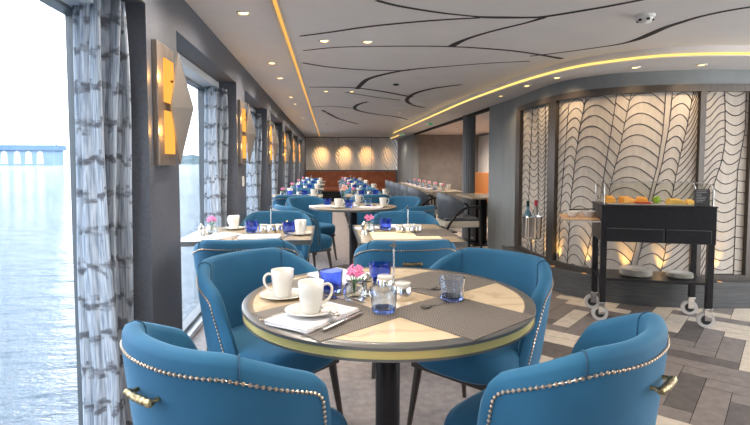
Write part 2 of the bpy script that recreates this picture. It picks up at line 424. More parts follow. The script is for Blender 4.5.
# floor: carpet near the windows, herringbone planks on the right
BX = 1.05
struct(MB().box(((GX + BX) / 2 - .05, 7.5, -.05), (BX - GX + .1, 19.4, .1)).build('floor', 'carpet'))
fl = MB(); fl.box((BX + 3.0, 7.5, -.056), (6, 19.4, .1), 3)
w = .132; n = 4; c45 = math.sqrt(.5); rnd = random.Random(3); ox, oy = 2.56, 3.22
def clip(poly):
    out = []
    for i in range(len(poly)):
        a, b = poly[i - 1], poly[i]
        if (a[0] >= BX) != (b[0] >= BX):
            t = (BX - a[0]) / (b[0] - a[0]); out.append((BX, a[1] + t * (b[1] - a[1])))
        if b[0] >= BX: out.append(b)
    return out
for a in range(-75, 105):
    for b in range(-75, 105):
        k = (a - b) % (2 * n)
        if k == 0: rc = (a, b, a + n, b + 1)
        elif k == 2 * n - 1: rc = (a, b, a + 1, b + n)
        else: continue
        g = .012
        q = [((x * c45 - y * c45) * w + ox, (x * c45 + y * c45) * w + oy) for x, y in ((rc[0] + g, rc[1] + g), (rc[2] - g, rc[1] + g), (rc[2] - g, rc[3] - g), (rc[0] + g, rc[3] - g))]
        cx = sum(p[0] for p in q) / 4; cy = sum(p[1] for p in q) / 4
        if cx < BX - .3 or cx > 5.2 or cy < -.5 or cy > 13: continue
        q = clip(q)
        if len(q) < 3: continue
        fl.add([(x, y, 0) for x, y in q], [tuple(range(len(q)))], rnd.choice([0, 0, 1, 1, 2]))
struct(fl.build('floor_planks', ['pl_light', 'pl_mid', 'pl_dark', 'seam']))
struct(MB().box((BX, 7.5, .0), (.012, 19, .006)).build('trim_30', 'black'))

# back wall behind the camera and far wall
struct(MB().box((1.6, YB - .45, 1.1), (5.8, .1, 2.2)).build('wall_back', 'wallgrey'))
struct(MB().box((1.6, YF + .06, 1.1), (5.4, .12, 2.2)).build('wall_far', 'wallgrey'))
for i, (x0, x1, nm) in enumerate([(-.77, .33, 'white wave relief wall panel, leftmost of three on the far wall'), (.34, 1.44, 'white wave relief wall panel, middle of three on the far wall'), (1.45, 2.54, 'white wave relief wall panel, rightmost of three on the far wall')]):
    o = MB().box((0, 0, 0), (x1 - x0, .03, 1.09)).build('relief_wall_panel', 'relief', None, ((x0 + x1) / 2, YF - .016, 1.575))
    tag(o, nm, 'wall panel', 'relief panels on the far wall')
# banquette along the far wall
b = thing('banquette', 'long brown leather banquette running along the far wall', 'banquette', (.745, YF - .04, 0))
MB().box((0, -.09, .68), (3.02, .16, .62)).build('backrest', 'brown', b, bevel=.02)
MB().box((0, -.33, .40), (3.02, .5, .12)).build('seat', 'brown', b, bevel=.03)
MB().box((0, -.30, .17), (2.98, .44, .33)).build('base', 'blackwood', b)

# curved right-hand wall with framed panels
WP = catmull([(2.30, 7.06, 0), (2.30, 6.06, 0), (2.27, 5.3, 0), (2.30, 4.82, 0), (2.43, 4.50, 0), (2.68, 4.28, 0), (3.05, 4.14, 0), (3.5, 4.08, 0), (4.2, 4.06, 0), (5.1, 4.06, 0)], 24)
SS = [0]
for p, q in zip(WP, WP[1:]): SS.append(SS[-1] + (q - p).length)
def at(s, off=0, z=0):
    s = max(0, min(s, SS[-1] - 1e-4)); i = max(k for k in range(len(SS) - 1) if SS[k] <= s)
    t = (s - SS[i]) / (SS[i + 1] - SS[i]); p = WP[i].lerp(WP[i + 1], t); d = (WP[i + 1] - WP[i]).normalized()
    return Vector((p.x - d.y * off, p.y + d.x * off, z))
def wseg(s0, s1, o0, o1, z0, z1, mi=0, m=None):
    m = m or MB(); k = max(2, int((s1 - s0) / .05) + 1)
    rows = []
    for i in range(k):
        s = s0 + (s1 - s0) * i / (k - 1); a = at(s, o0); b_ = at(s, o1)
        rows.append([(a.x, a.y, z0), (b_.x, b_.y, z0), (b_.x, b_.y, z1), (a.x, a.y, z1)])
    o = len(m.f); m.grid(rows, mi, True); base = len(m.v) - 4 * k
    m.f += [(base + 3, base + 2, base + 1, base), tuple(base + 4 * (k - 1) + j for j in range(4))]; m.m += [mi, mi]
    return m
m = wseg(0, 1.13, 0, .16, 0, SOF); struct(m.build('wall_right', 'wallblue'))
m = wseg(1.13, SS[-1], .035, .16, 0, SOF); m = wseg(1.13, SS[-1], -.0, .16, 1.935, SOF, 0, m); struct(m.build('wall_right_curved', 'wallblue'))
struct(wseg(1.0, SS[-1], -.13, .03, 0, .21).build('baseboard_right', 'plinth'))
struct(wseg(1.0, SS[-1], -.14, -.12, .185, .225).build('trim_31', 'plinth'))
m = wseg(1.13, SS[-1], -.025, .03, 1.875, 1.935); m = wseg(1.13, SS[-1], -.025, .03, .21, .265, 0, m)
for a, b_ in ((1.13, 1.27), (2.07, 2.20), (3.485, 3.53), (3.93, 4.0)): wseg(a, b_, -.03, .03, .265, 1.875, 0, m)
struct(m.build('trim_32', 'frame'))
def lerp_line(L, z):
    for (s0, z0), (s1, z1) in zip(L, L[1:]):
        if z <= z0 and z >= z1: return s0 + (s1 - s0) * (z0 - z) / (z0 - z1)
    return L[-1][0] if z < L[-1][1] else L[0][0]
def panel(s0, s1, lines, kinds, sp, label):
    c = at((s0 + s1) / 2, 0); P = thing('illuminated_wall_panel', label, 'wall panel', (c.x, c.y, 0), 0, 'framed panels on the curved wall')
    f = wseg(s0, s1, .012, .03, .262, 1.878); f.v = [(x - c.x, y - c.y, z) for x, y, z in f.v]; f.build('panel_face', 'backlit', P)
    Ls = [[(s0, 1.88), (s0, .26)]] + lines + [[(s1, 1.88), (s1, .26)]]
    m = MB()
    def strand(pts):
        pp = [at(s, .009, z) - c for s, z in pts if .262 <= z <= 1.878 and s0 - .002 <= s <= s1 + .002]
        pp = [p + Vector((0, 0, 0)) for p in pp]
        if len(pp) > 1: m.tube(pp, .0034, 4)
    for L in lines:
        zz = [1.877 - 1.614 * i / 30 for i in range(31)]
        strand([(lerp_line(L, z), z) for z in zz])
    for (A, B, kd, spc) in zip(Ls, Ls[1:], kinds, sp):
        z = .1
        while z < 2.1:
            pts = []
            for i in range(13):
                t = i / 12; zc = z
                if kd == 'hump': zc = z + .075 * math.sin(PI * min(1, t * .9)) - .03 * t
                elif kd == 'big': zc = z + .085 * math.sin(PI * t ** .75 * .95) - .05 * t ** 2
                elif kd == 'up': zc = z + .09 * t
                elif kd == 'steep': zc = z + .22 * t ** 1.3
                elif kd == 'down': zc = z - .09 * t
                elif kd == 'sag': zc = z - .05 * math.sin(PI * t)
                elif kd == 'ess': zc = z + .13 * (t - .14 * math.sin(2 * PI * t)) 
                elif kd == 'flat': zc = z - .01 * t
                zq = min(1.877, max(.263, zc))
                sa, sb = lerp_line(A, zq), lerp_line(B, zq); pts.append((sa + (sb - sa) * t, zc))
            if kd != 'none': strand(pts)
            z += spc
    m.build('rib_pattern', 'rib', P)
    return P
panel(1.27, 2.07, [[(1.588, 1.88), (1.537, 1.4), (1.507, .83), (1.507, .26)], [(1.739, 1.88), (1.761, 1.4), (1.786, .85), (1.732, .26)], [(1.929, 1.88), (1.947, 1.39), (1.947, .86), (1.947, .26)]],
      ['hump', 'sag', 'sag', 'up'], [.085, .075, .05, .06], 'narrow backlit panel with dark wavy ribs, behind the ice bucket stand')
panel(2.20, 3.485, [[(2.35, 1.88), (2.308, 1.38), (2.259, .88), (2.238, .26)], [(2.544, 1.88), (2.482, 1.57), (2.44, 1.28), (2.398, .89), (2.369, .26)],
      [(2.821, 1.88), (2.782, 1.55), (2.741, 1.24), (2.7, .91), (2.618, .53), (2.559, .26)], [(2.938, 1.88), (2.897, 1.64), (2.853, 1.37), (2.796, 1.1), (2.713, .54), (2.673, .26)],
      [(3.216, 1.88), (3.201, 1.54), (3.167, 1.24), (3.1, .92), (3.003, .47), (2.96, .26)], [(3.269, 1.88), (3.253, 1.59), (3.201, 1.24), (3.133, .93), (3.051, .47), (3.007, .26)],
      [(3.44, 1.88), (3.40, 1.59), (3.341, 1.28), (3.288, .93), (3.253, .48), (3.22, .26)]],
      ['up', 'hump', 'big', 'down', 'big', 'none', 'hump', 'steep'], [.085, .09, .095, .1, .095, 1, .095, .07], 'wide backlit panel with dark wavy ribs, directly behind the black trolley')
panel(3.53, 3.93, [[(3.71, 1.88), (3.731, 1.45), (3.709, 1.28), (3.645, 1.06), (3.624, .26)], [(3.904, 1.88), (3.904, 1.54), (3.852, 1.19), (3.852, .26)]],
      ['ess', 'sag', 'flat'], [.07, .085, .1], 'backlit panel with dark wavy ribs, at the right edge beyond the trolley')
def spot(loc, energy, angle, color=(1, .62, .28), d=(0, 0, -1), blend=.6, size=.03):
    l = bpy.data.lights.new('lamp_light', 'SPOT'); l.energy = energy; l.spot_size = R(angle); l.spot_blend = blend; l.color = color; l.shadow_soft_size = size
    o = bpy.data.objects.new('lamp_light', l); COL.objects.link(o); o.location = loc
    o.rotation_euler = Vector(d).to_track_quat('-Z', 'Y').to_euler(); return o
UPL = [1.64, 2.0, 2.25, 2.60, 2.93, 3.22, 3.68]
UN = ['left of the ice bucket stand', 'right of the ice bucket stand', 'just right of the post beside the ice bucket', 'left of the black trolley', 'behind the left half of the trolley', 'behind the right half of the trolley', 'to the right of the trolley']
for i, s in enumerate(UPL):
    p = at(s, -.060, .21); u = thing('uplight', 'small recessed plinth uplight ' + UN[i], 'light', p, 0, 'uplights along the plinth')
    MB().lathe([(0, 0), (.022, 0), (.024, .008), (.018, .010)], 16).build('housing', 'trimring', u)
    MB().lathe([(0, .0095), (.017, .0095)], 16).build('lens', 'lampglow', u)
    a = at(s, .02); dn = Vector((a.x - p.x, a.y - p.y, 0)).normalized()
    spot(p + Vector((0, 0, .02)), 7, 42, (1, .55, .13), (dn.x * .32, dn.y * .32, 1), .8, .01)

# side room seen through the opening
struct(MB().box((2.33, 10.3, SOF - .02), (.06, 6.5, .04)).build('trim_33', 'ceildark'))
struct(MB().box((2.38, 15.2, SOF / 2), (.14, 3.2, SOF)).build('wall_right_far', 'wallblue'))
struct(MB().box((3.9, 14.0, SOF / 2), (2.9, .1, SOF)).build('wall_side_room_end', 'wallwarm'))
struct(MB().box((4.3, 10.2, SOF / 2), (.1, 7.6, SOF)).build('wall_side_room', 'wallwarm'))
struct(MB().box((3.6, 6.6, SOF / 2), (2.2, .1, SOF)).build('wall_side_room_near', 'wallgrey'))
o = MB().box((0, 0, 0), (.03, 3.4, 1.02)).build('relief_wall_panel', 'relief', None, (4.235, 12.2, 1.5)); tag(o, 'white wave relief panel above the orange banquette in the side room', 'wall panel')
b = thing('banquette', 'orange leather banquette in the side room beyond the grey wall', 'banquette', (4.2, 11.8, 0))
MB().box((-.08, 0, .70), (.16, 3.6, .62)).build('backrest', 'orange', b, bevel=.02); MB().box((-.32, 0, .40), (.5, 3.6, .12)).build('seat', 'orange', b, bevel=.03); MB().box((-.28, 0, .17), (.44, 3.5, .33)).build('base', 'blackwood', b)
m = MB(); rows = []
for z in (0, SOF):
    rows.append([((.10 + .006 * math.cos(16 * a)) * math.cos(a), (.10 + .006 * math.cos(16 * a)) * math.sin(a), z) for a in [2 * PI * i / 128 for i in range(128)]])
m.grid(rows, 0, True); o = m.build('column', 'colgrey', None, (2.36, 8.3, 0), True); tag(o, 'round fluted dark grey column standing beside the long side table', 'column')

# ------------------------------------------------------------------ sconces and ceiling fittings
def make_sconce():
    t = thing('wall_sconce', '', 'wall lamp', group='bronze sconces on the window piers')
    MB().box((.012, -.0, 0), (.024, .25, .56)).build('back_plate', 'sconce', t, bevel=.003)
    g = MB(); g.box((.028, .02, .115), (.008, .13, .20)); g.box((.028, .02, -.125), (.008, .13, .20)); g.build('glowing_insert', 'lampglow', t)
    d = MB(); q = [(.060, .045, .26), (.115, .095, .0), (.060, .045, -.275), (.052, -.045, -.01)]
    d.v = [Vector(p) for p in q] + [Vector(p) + Vector((.008, -.004, 0)) for p in q]
    d.f = [(0, 1, 2, 3), (7, 6, 5, 4), (0, 4, 5, 1), (1, 5, 6, 2), (2, 6, 7, 3), (3, 7, 4, 0)]; d.m = [0] * 6
    d.build('diamond_shade', 'shade', t)
    m = MB(); m.tube([(.02, .03, .12), (.06, .06, .12)], .006, 6); m.build('bracket', 'bronze', t)
    return t
SN = ['nearest bronze wall sconce, beside the big curtain', 'second bronze wall sconce from the camera', 'third bronze wall sconce from the camera', 'fourth bronze wall sconce from the camera', 'fifth bronze wall sconce from the camera', 'sixth bronze wall sconce, nearly at the far wall']
proto = make_sconce()
for i in range(6):
    y = 2.448 + PER * i
    place(proto, USED, (WX, y, 1.52), 0, SN[i], 'bronze sconces on the window piers')
    for dz in (-.12, .12):
        l = bpy.data.lights.new('lamp_light', 'POINT'); l.energy = 1.1; l.color = (1, .5, .12); l.shadow_soft_size = .02
        o = bpy.data.objects.new('lamp_light', l); COL.objects.link(o); o.location = (WX + .045, y - .10, 1.52 + dz)
o = thing('light_switch', 'small cream switch plate on the second window pier', 'switch', (WX, 4.62, 1.09))
MB().box((.005, 0, 0), (.01, .06, .09)).build('plate', 'white', o, bevel=.002); MB().box((.012, 0, 0), (.006, .02, .04)).build('rocker', 'cream', o)

def make_downlight(z):
    t = thing('downlight', '', 'downlight')
    MB().lathe([(.028, .001), (.034, -.006), (.042, -.005), (.044, .001)], 20).build('ring', 'trimring', t)
    MB().lathe([(0, -.001), (.028, -.001)], 16).build('lens', 'bulb', t)
    return t
dl = make_downlight(H)
DL = [(-.5, 3.075, 'nearest the big curtain pier'), (-.03, 3.71, 'left of the near pair right of the amber strip'), (.285, 3.71, 'right of the near pair right of the amber strip'),
      (-.5, 4.556, 'second along the window side row'), (-.5, 5.34, 'third along the window side row'), (-.03, 6.25, 'left of the second pair'), (.285, 6.25, 'right of the second pair'), (-.5, 6.83, 'fourth along the window side row')]
for k in range(1, 5):
    DL += [(-.5, 5.34 + 2.27 * k, 'far along the window side row'), (-.5, 6.83 + 2.27 * k, 'far along the window side row'), (-.03, 6.25 + 2.54 * k, 'far along the centre of the ceiling'), (.285, 6.25 + 2.54 * k, 'far along the centre of the ceiling')]
for x in (1.25,):
    for y in (8.8, 11.3, 13.8): DL.append((x, y, 'far along the right half of the ceiling'))
DL += [(.9, 15.6, 'close to the far wall'), (2.0, 15.2, 'close to the far wall at right')]
DL = [d for d in DL if d[1] < 16]
DL += [(-.5, 2.29, 'added overhead, out of the row'), (-.5, .8, 'added overhead by the camera'), (-.03, 1.17, 'added above the marble table'), (.285, 1.17, 'added above the marble table'), (-.5, -.9, 'added behind the camera'), (.13, -1.1, 'added behind the camera'), (1.5, .3, 'behind the camera at right for extra fill'), (2.6, .3, 'behind the camera at far right for extra fill'), (1.5, -1.2, 'added behind the camera'), (2.8, -1.2, 'added behind the camera'), (3.9, .6, 'added right of the camera'), (3.9, 2.2, 'added out at the right')]  # unseen downlights out of frame, added to brighten the interior
for x, y, s in DL:
    place(dl, USED, (x, y, H), 0, 'recessed warm downlight, ' + s, 'downlights in the main ceiling')
    spot((x, y, H - .02), 30, 160, (1, .87, .74), blend=1)
for i, x in enumerate((-.25, .52, 1.27, 2.05)):
    place(dl, USED, (x, 16.3, H), 0, ['leftmost', 'second', 'third', 'rightmost'][i] + ' of the four downlights washing the far relief wall', 'downlights at the far wall')
    spot((x, 16.3, H - .03), 60, 42, (1, .55, .2), (0, 1.15, -1), .9)
for i, (x, y) in enumerate([(3.054, 3.90), (2.578, 4.05), (2.15, 4.6), (2.06, 5.1), (2.06, 5.9)]):
    place(dl, USED, (x, y, SOF), 0, 'recessed warm downlight in the lowered soffit, ' + ['nearest the right edge of the photo', 'above the middle of the trolley', 'above the trolley side shelf', 'above the ice bucket stand', 'farthest along, above the grey wall'][i], 'downlights in the soffit')
    spot((x, y, SOF - .02), 12, 150, (1, .74, .46), blend=1)
for i, (x, y) in enumerate([(2.85, 12.6), (2.85, 11.0), (2.95, 9.6), (3.3, 8.6), (3.6, 12.4)]):
    place(dl, USED, (x, y, SOF), 0, 'recessed downlight in the side room ceiling, above the long table', 'downlights in the side room')
    spot((x, y, SOF - .02), 70, 160, (1, .86, .72), blend=1)
t = thing('smoke_detector', 'white round smoke detector on the ceiling near the right', 'smoke detector', (1.90, 2.90, H))
MB().lathe([(0, -.045), (.03, -.045), (.043, -.03), (.046, -.018), (.054, -.016), (.054, 0), (0, 0)], 24).build('body', 'white', t, smooth=True)
for k in range(6):
    a = k * PI / 3 + .3; MB().box((.041 * math.cos(a), .041 * math.sin(a), -.031), (.012, .018, .011), rz=a).build('vent_slot', 'ceildark', t)
o = MB().lathe([(0, -.004), (.105, -.004), (.11, 0)], 32).build('ceiling_speaker', 'ceiling', None, (1.02, 5.2, H)); tag(o, 'flat round speaker grille in the middle of the ceiling', 'speaker')
o = MB().lathe([(0, -.004), (.105, -.004), (.11, 0)], 32).build('ceiling_speaker', 'ceiling', None, (1.15, 8.1, H)); tag(o, 'flat round speaker grille farther down the ceiling', 'speaker')
o = MB().lathe([(0, -.02), (.02, -.018), (.04, 0)], 4).build('ceiling_sensor', 'ceildark', None, (.753, 5.62, H)); tag(o, 'small dark diamond sensor on the ceiling beside the speaker', 'sensor')
for x, y, s in ((1.95, 13.4, 'farther, over the far end of the opening'), (1.97, 9.7, 'nearer, on the lowered soffit')):
    t = thing('exit_sign', 'small green emergency exit sign, ' + s, 'sign', (x, y, SOF), 0, 'exit signs')
    MB().box((0, 0, -.04), (.14, .02, .06)).build('box', 'white', t); m = MB(); m.box((.015, -.0115, -.04), (.07, .002, .035)); m.build('sign_face', 'exit', t)

# ------------------------------------------------------------------ curtains
def curtain(y0, y1, xc, amp, label, top=1.88):
    rows = []; uv = []; n = 90; nz = 26; L = y1 - y0
    for j in range(nz + 1):
        z = .02 + (top - .02) * j / nz; r = []
        for i in range(n + 1):
            t = i / n; k = .85 + .15 * math.sin(7 * t + j * .15)
            x = xc + amp * k * math.sin(t * PI * 2 * (L / .058)) + .012 * math.sin(3 * t + .25 * j) + .05 * (t - .5)
            y = y0 + L * t + .012 * math.sin(t * PI * 4 * (L / .058)) + .01 * math.sin(.4 * j + 5 * t) - .02 * (1 - j / nz)
            r.append((x, y, z)); uv.append((t * 1.1, z))
        rows.append(r)
    m = MB().grid(rows); m.uv = uv; o = m.build('curtain', 'curtain', smooth=True)
    s = o.modifiers.new('solid', 'SOLIDIFY'); s.thickness = .002
    return tag(o, label, 'curtain', 'curtains at the window piers')
curtain(2.10, 2.245, -.945, .088, 'large blue-grey banded curtain hanging closest to the camera at far left', 1.93)
CN = ['blue-grey banded curtain beyond the nearest wall sconce', 'blue-grey banded curtain, third along the window wall', 'blue-grey banded curtain, fourth along the window wall', 'blue-grey banded curtain, fifth along the window wall', 'blue-grey banded curtain, sixth along the window wall', 'blue-grey banded curtain, seventh along the window wall']
for k in range(6):
    y = 4.36 + PER * k; curtain(y - .18, y, -.94, .08, CN[k], 1.87)

# ------------------------------------------------------------------ outside
o = MB().add([(-2500, -300, -1.3), (-1.5, -300, -1.3), (-1.5, 4000, -1.3), (-2500, 4000, -1.3)], [(0, 1, 2, 3)]).build('water', 'water'); o['kind'] = 'stuff'; tag(o, 'bright rippled harbour water outside the windows', 'water')
t = thing('terminal_building', 'long pale blue waterfront building with white gables across the water', 'building', (-500, 800, -1.3))
L0, L1 = -130, 92
MB().box(((L0 + L1) / 2, 0, 11), (L1 - L0, 30, 22)).build('wall', 'fade_bld', t)
MB().prism([(L0 - 3, -18), (L1 + 3, -18), (L1 + 3, 18), (L0 - 3, 18)], 22, 30).build('roof', 'fade_roof', t)
for x in (-98, -72, -46, -32, -10, 6, 24, 42, 58, 74):
    m = MB(); vs = [(x - 5, -15.6, 2), (x + 5, -15.6, 2), (x + 4, -15.6, 18), (x, -15.6, 22), (x - 4, -15.6, 18)]
    m.add(vs + [(a, b + .5, c) for a, b, c in vs], [(0, 1, 2, 3, 4), (9, 8, 7, 6, 5), (0, 5, 6, 1), (1, 6, 7, 2), (2, 7, 8, 3), (3, 8, 9, 4), (4, 9, 5, 0)]); m.build('gable', 'fade_win', t)
for x in (-105, -98, 90): MB().box((x, 0, 26), (2.2, 2.2, 12)).build('mast', 'fade_roof', t)
# low far shore behind, down river
m = MB(); pts = []; rr = random.Random(5)
rows = [[], []]
for i in range(80):
    x = -700 + 9 * i; h = 5 + 5 * rr.random() + (18 * math.exp(-((i - 33) / 7) ** 2)); rows[0].append((x, 1500, -1.5)); rows[1].append((x, 1500, h))
n_ = 80; m.grid(rows); m.grid([[(x, y + 60, z) for x, y, z in r] for r in rows]); m.grid([rows[1], [(x, y + 60, z) for x, y, z in rows[1]]])
o = m.build('far_shore', 'fade_tree'); o['kind'] = 'stuff'; tag(o, 'hazy low wooded shore on the horizon behind the water', 'shore')

# ------------------------------------------------------------------ barrel chairs
PLAN = catmull([(-.298, .10, 0), (-.308, .045, 0), (-.315, -.03, 0), (-.295, -.15, 0), (-.22, -.25, 0), (-.11, -.298, 0), (0, -.31, 0), (.11, -.298, 0), (.22, -.25, 0), (.295, -.15, 0), (.315, -.03, 0), (.308, .045, 0), (.298, .10, 0)], 8)
PS = [0]
for p, q in zip(PLAN, PLAN[1:]): PS.append(PS[-1] + (q - p).length)
PT = PS[-1]
def plan(a):
    s = (a + 1) / 2 * PT; s = max(0, min(s, PT - 1e-5)); i = max(k for k in range(len(PS) - 1) if PS[k] <= s)
    t = (s - PS[i]) / (PS[i + 1] - PS[i]); p = PLAN[i].lerp(PLAN[i + 1], t)
    d = (PLAN[i + 1] - PLAN[i]).normalized(); return p, Vector((-d.y, d.x, 0))   # inward normal? resolved below
def hgt(a): return .788 - .12 * max(0, (abs(a) - .40) / .60) ** 1.3
ZB = .33
def shell(a, u, off=0):
    """point on the outer surface: a along the U, u from the bottom to the rim"""
    ext = 1.0 - .13 * u ** 1.5 - .0
    p, n = plan(a * ext)
    k = .84 + .16 * min(1, u * 1.15) ** .8
    if n.dot(Vector((0, .05, 0)) - p) < 0: n = -n
    h = hgt(a); z = ZB + (h - ZB) * u
    return Vector((p.x * k, p.y * k - .0, z)) + n * off
def chair_mesh_shell(na=44):
    rows = []; T = .052; NR = 7
    for i in range(na + 1):
        a = -1 + 2 * i / na; e = max(0, (abs(a) - .955) / .045); th = T * (.28 + .72 * math.sqrt(max(0, 1 - e * e)))
        # round the upper front corner of each wing
        top = 1 - .16 * max(0, (abs(a) - .86) / .14) ** 3
        loop = []; mid = (T - th) / 2
        for j in range(NR + 1): loop.append(shell(a, top * (j / NR), mid))
        hh = (hgt(a) - ZB)
        for q in (.25, .5, .75):
            ang = PI * q; loop.append(shell(a, top, mid + th / 2 - th / 2 * math.cos(ang)) + Vector((0, 0, th * .45 * math.sin(ang))))
        for j in range(NR, -1, -1): loop.append(shell(a, top * (j / NR), mid + th))
        rows.append(loop)
    m = MB(); m.grid(rows, 0, True); n_ = len(rows[0])
    m.f += [tuple(range(n_))[::-1], tuple((na) * n_ + k for k in range(n_))]; m.m += [0, 0]
    return m
def make_chair(near=True):
    t = thing('barrel_chair', '', 'chair')
    chair_mesh_shell().build('backrest', 'velvet', t, smooth=True)
    # seat cushion
    m = MB(); rows = []
    def se(k, z, ex=3.2):
        r = []
        for i in range(36):
            an = 2 * PI * i / 36; c, s = math.cos(an), math.sin(an)
            x = .255 * k * math.copysign(abs(c) ** (2 / ex), c); y = .255 * k * math.copysign(abs(s) ** (2 / ex), s) + .02
            r.append((x, y, z))
        return r
    rows = [se(.90, .335), se(.97, .35), se(1.0, .38), se(1.0, .43), se(.97, .452), se(.88, .463), se(.6, .472), se(.25, .475)]
    m.grid(rows, 0, True); m.f += [tuple(range(36))[::-1], tuple(7 * 36 + k for k in range(36))]; m.m += [0, 0]
    m.build('seat', 'velvet', t, smooth=True)
    MB().box((0, .01, .325), (.42, .42, .03)).build('seat_frame', 'leg', t)
    for sx in (-1, 1):
        for y0, y1 in ((.19, .235), (-.16, -.245)):
            MB().tube([(sx * .185, y0, .335), (sx * .215, y1, 0)], [.021, .011], 10).build('leg', 'leg', t, smooth=True)
    # handle on the outside of the back
    hb = MB(); z = .685; pts = []
    for i in range(13):
        x = -.056 + .112 * i / 12; pts.append((x, -.327 - .006 * math.cos(x * 20), z))
    hb.tube(pts, [.0085 + (.003 if i % 2 else 0) for i in range(13)], 8)
    for x in (-.046, .046): hb.tube([(x, -.29, z), (x, -.328, z)], .006, 8)
    hb.build('handle', 'bronze', t, smooth=True)
    # nailhead trim
    U = MB(); path = []
    AE = .90
    def top_u(a): return 1 - .030 / (hgt(a) - ZB)
    for i in range(12): path.append((-AE, .15 + (top_u(AE) - .06 - .15) * i / 12))
    path += [(-AE, top_u(AE) - .05), (-AE + .012, top_u(AE) - .015)]
    for i in range(61): a = -AE + .045 + (2 * AE - .09) * i / 60; path.append((a, top_u(a)))
    path += [(AE - .012, top_u(AE) - .015), (AE, top_u(AE) - .05)]
    for i in range(12): path.append((AE, .15 + (top_u(AE) - .06 - .15) * (11 - i) / 12))
    P3 = [shell(a, u, -.001) for a, u in path]
    U.tube(P3, .0011, 4)
    acc = 0; step = .0155 if near else .03
    for (p, q, (a, u)) in zip(P3, P3[1:], path):
        L = (q - p).length; d = step - acc
        while d < L:
            c = p.lerp(q, d / L); n = (shell(a, u, -.01) - shell(a, u, 0)); U.dome(c, .0058 if near else .008, n, 7 if near else 5); d += step
        acc = (acc + L) % step
    U.build('nailhead_trim', 'stud', t)
    # piping seams between back and wings
    for sg in (-1, 1):
        a = .50 * sg; T = .052
        pts = [shell(a, top_u(a) + .01, -.001), shell(a, .97, -.001)] + [shell(a, 1, T / 2 - (T / 2 + .001) * math.cos(PI * q)) + Vector((0, 0, (T * .45 + .001) * math.sin(PI * q))) for q in (.1, .25, .4, .5, .6, .75, .9)] + [shell(a * (1 - .12 * (1 - u)), u, T + .001) for u in (.95, .85, .7, .55, .4, .32)]
        MB().tube(pts, .0026, 6).build('piping', 'piping', t)
    return t
ch = make_chair(True); chf = make_chair(False)
def face(x, y, tx, ty): return math.atan2(-(tx - x), ty - y)
GN = 'blue velvet barrel chairs'
place(ch, USED, (-.245, 1.475, 0), R(-41), 'blue velvet barrel chair at lower left, its bronze handle side toward the big curtain', GN)
place(ch, USED, (.65, 1.43, 0), R(39), 'blue velvet barrel chair at lower right in front of the round marble table', GN)
place(ch, USED, (-.26, 2.33, 0), R(-135), 'blue velvet barrel chair behind the round marble table at left, by the window', GN)
place(ch, USED, (.68, 2.24, 0), R(132), 'blue velvet barrel chair behind the round marble table at right', GN)
place(ch, USED, (-.51, 3.19, 0), 0, 'blue barrel chair at the front of the second window table, back to the camera', GN)
place(ch, USED, (.465, 3.08, 0), 0, 'blue barrel chair with handle at the front of the yellow matted table', GN)
place(ch, USED, (-.47, 4.42, 0), R(180), 'blue barrel chair on the far side of the second window table, facing the camera', GN)
place(ch, USED, (.66, 4.28, 0), R(180), 'blue barrel chair on the far side of the yellow matted table, facing the camera', GN)
place(chf, USED, (-.27, 5.45, 0), R(-62), 'blue barrel chair at the left front of the middle round table, seat showing', GN)
place(chf, USED, (-.22, 6.5, 0), R(-145), 'blue barrel chair at the far left of the middle round table', GN)
place(chf, USED, (.80, 5.30, 0), R(42), 'blue barrel chair at the right front of the middle round table', GN)
place(chf, USED, (.86, 6.4, 0), R(135), 'blue barrel chair at the far right of the middle round table', GN)
RY = [7.85, 9.9, 12.0, 14.1]
ORD = ['third', 'fourth', 'fifth', 'sixth']
for k, y in enumerate(RY):
    for x, sd in ((-.50, 'window'), (.60, 'centre')):
        place(chf, USED, (x, y - .52, 0), 0, 'blue barrel chair, back to the camera, at the %s %s table from the camera' % (ORD[k], sd), GN)
        place(chf, USED, (x, y + .60, 0), R(180), 'blue barrel chair on the far side of the %s %s table from the camera' % (ORD[k], sd), GN)

# ------------------------------------------------------------------ tables
t = thing('round_table', 'round marble topped table with brass band in the foreground', 'table', (.22, 1.86, 0))
MB().lathe([(0, .728), (.50, .728), (.50, .750), (0, .750)], 96).build('table_top', 'marble', t)
MB().lathe([(.498, .7503), (.53, .7503), (.536, .747), (.536, .738), (.530, .735), (.498, .735)], 96).build('outer_rim', 'rim', t, smooth=True)
MB().lathe([(.49, .736), (.531, .736), (.531, .712), (.49, .712)], 96).build('brass_band', 'brass', t, smooth=True)
MB().lathe([(.49, .713), (.534, .713), (.534, .706), (.3, .70), (0, .70), (0, .728)], 96).build('lower_rim', 'rim', t, smooth=True)
MB().lathe([(0, .02), (.047, .02), (.047, .69), (.12, .70), (.12, .702), (0, .702)], 32).build('pedestal', 'black', t, smooth=True)
MB().lathe([(0, 0), (.27, 0), (.27, .012), (.05, .03), (0, .03)], 48).build('base', 'black', t, smooth=True)
def rtable(x0, x1, y0, y1, label, group=None, top='tabletop', legs='ped'):
    t = thing('restaurant_table', label, 'table', ((x0 + x1) / 2, (y0 + y1) / 2, 0), 0, group); w, d = x1 - x0, y1 - y0
    MB().box((0, 0, .7375), (w - .03, d - .03, .026)).build('table_top', top, t, bevel=.002)
    m = MB(); 
    for s in (-1, 1): m.box((s * (w / 2 - .008), 0, .735), (.016, d, .032)); m.box((0, s * (d / 2 - .008), .735), (w - .032, .016, .032))
    m.build('edge_band', 'rim', t)
    MB().lathe([(0, .02), (.04, .02), (.04, .71), (.13, .72), (0, .722)], 24).build('pedestal', 'black', t, smooth=True)
    MB().lathe([(0, 0), (.24, 0), (.24, .012), (.05, .03), (0, .03)], 32).build('base', 'black', t, smooth=True)
    return t
rtable(-.98, -.115, 3.27, 4.02, 'second window table from the camera with warm grey top')
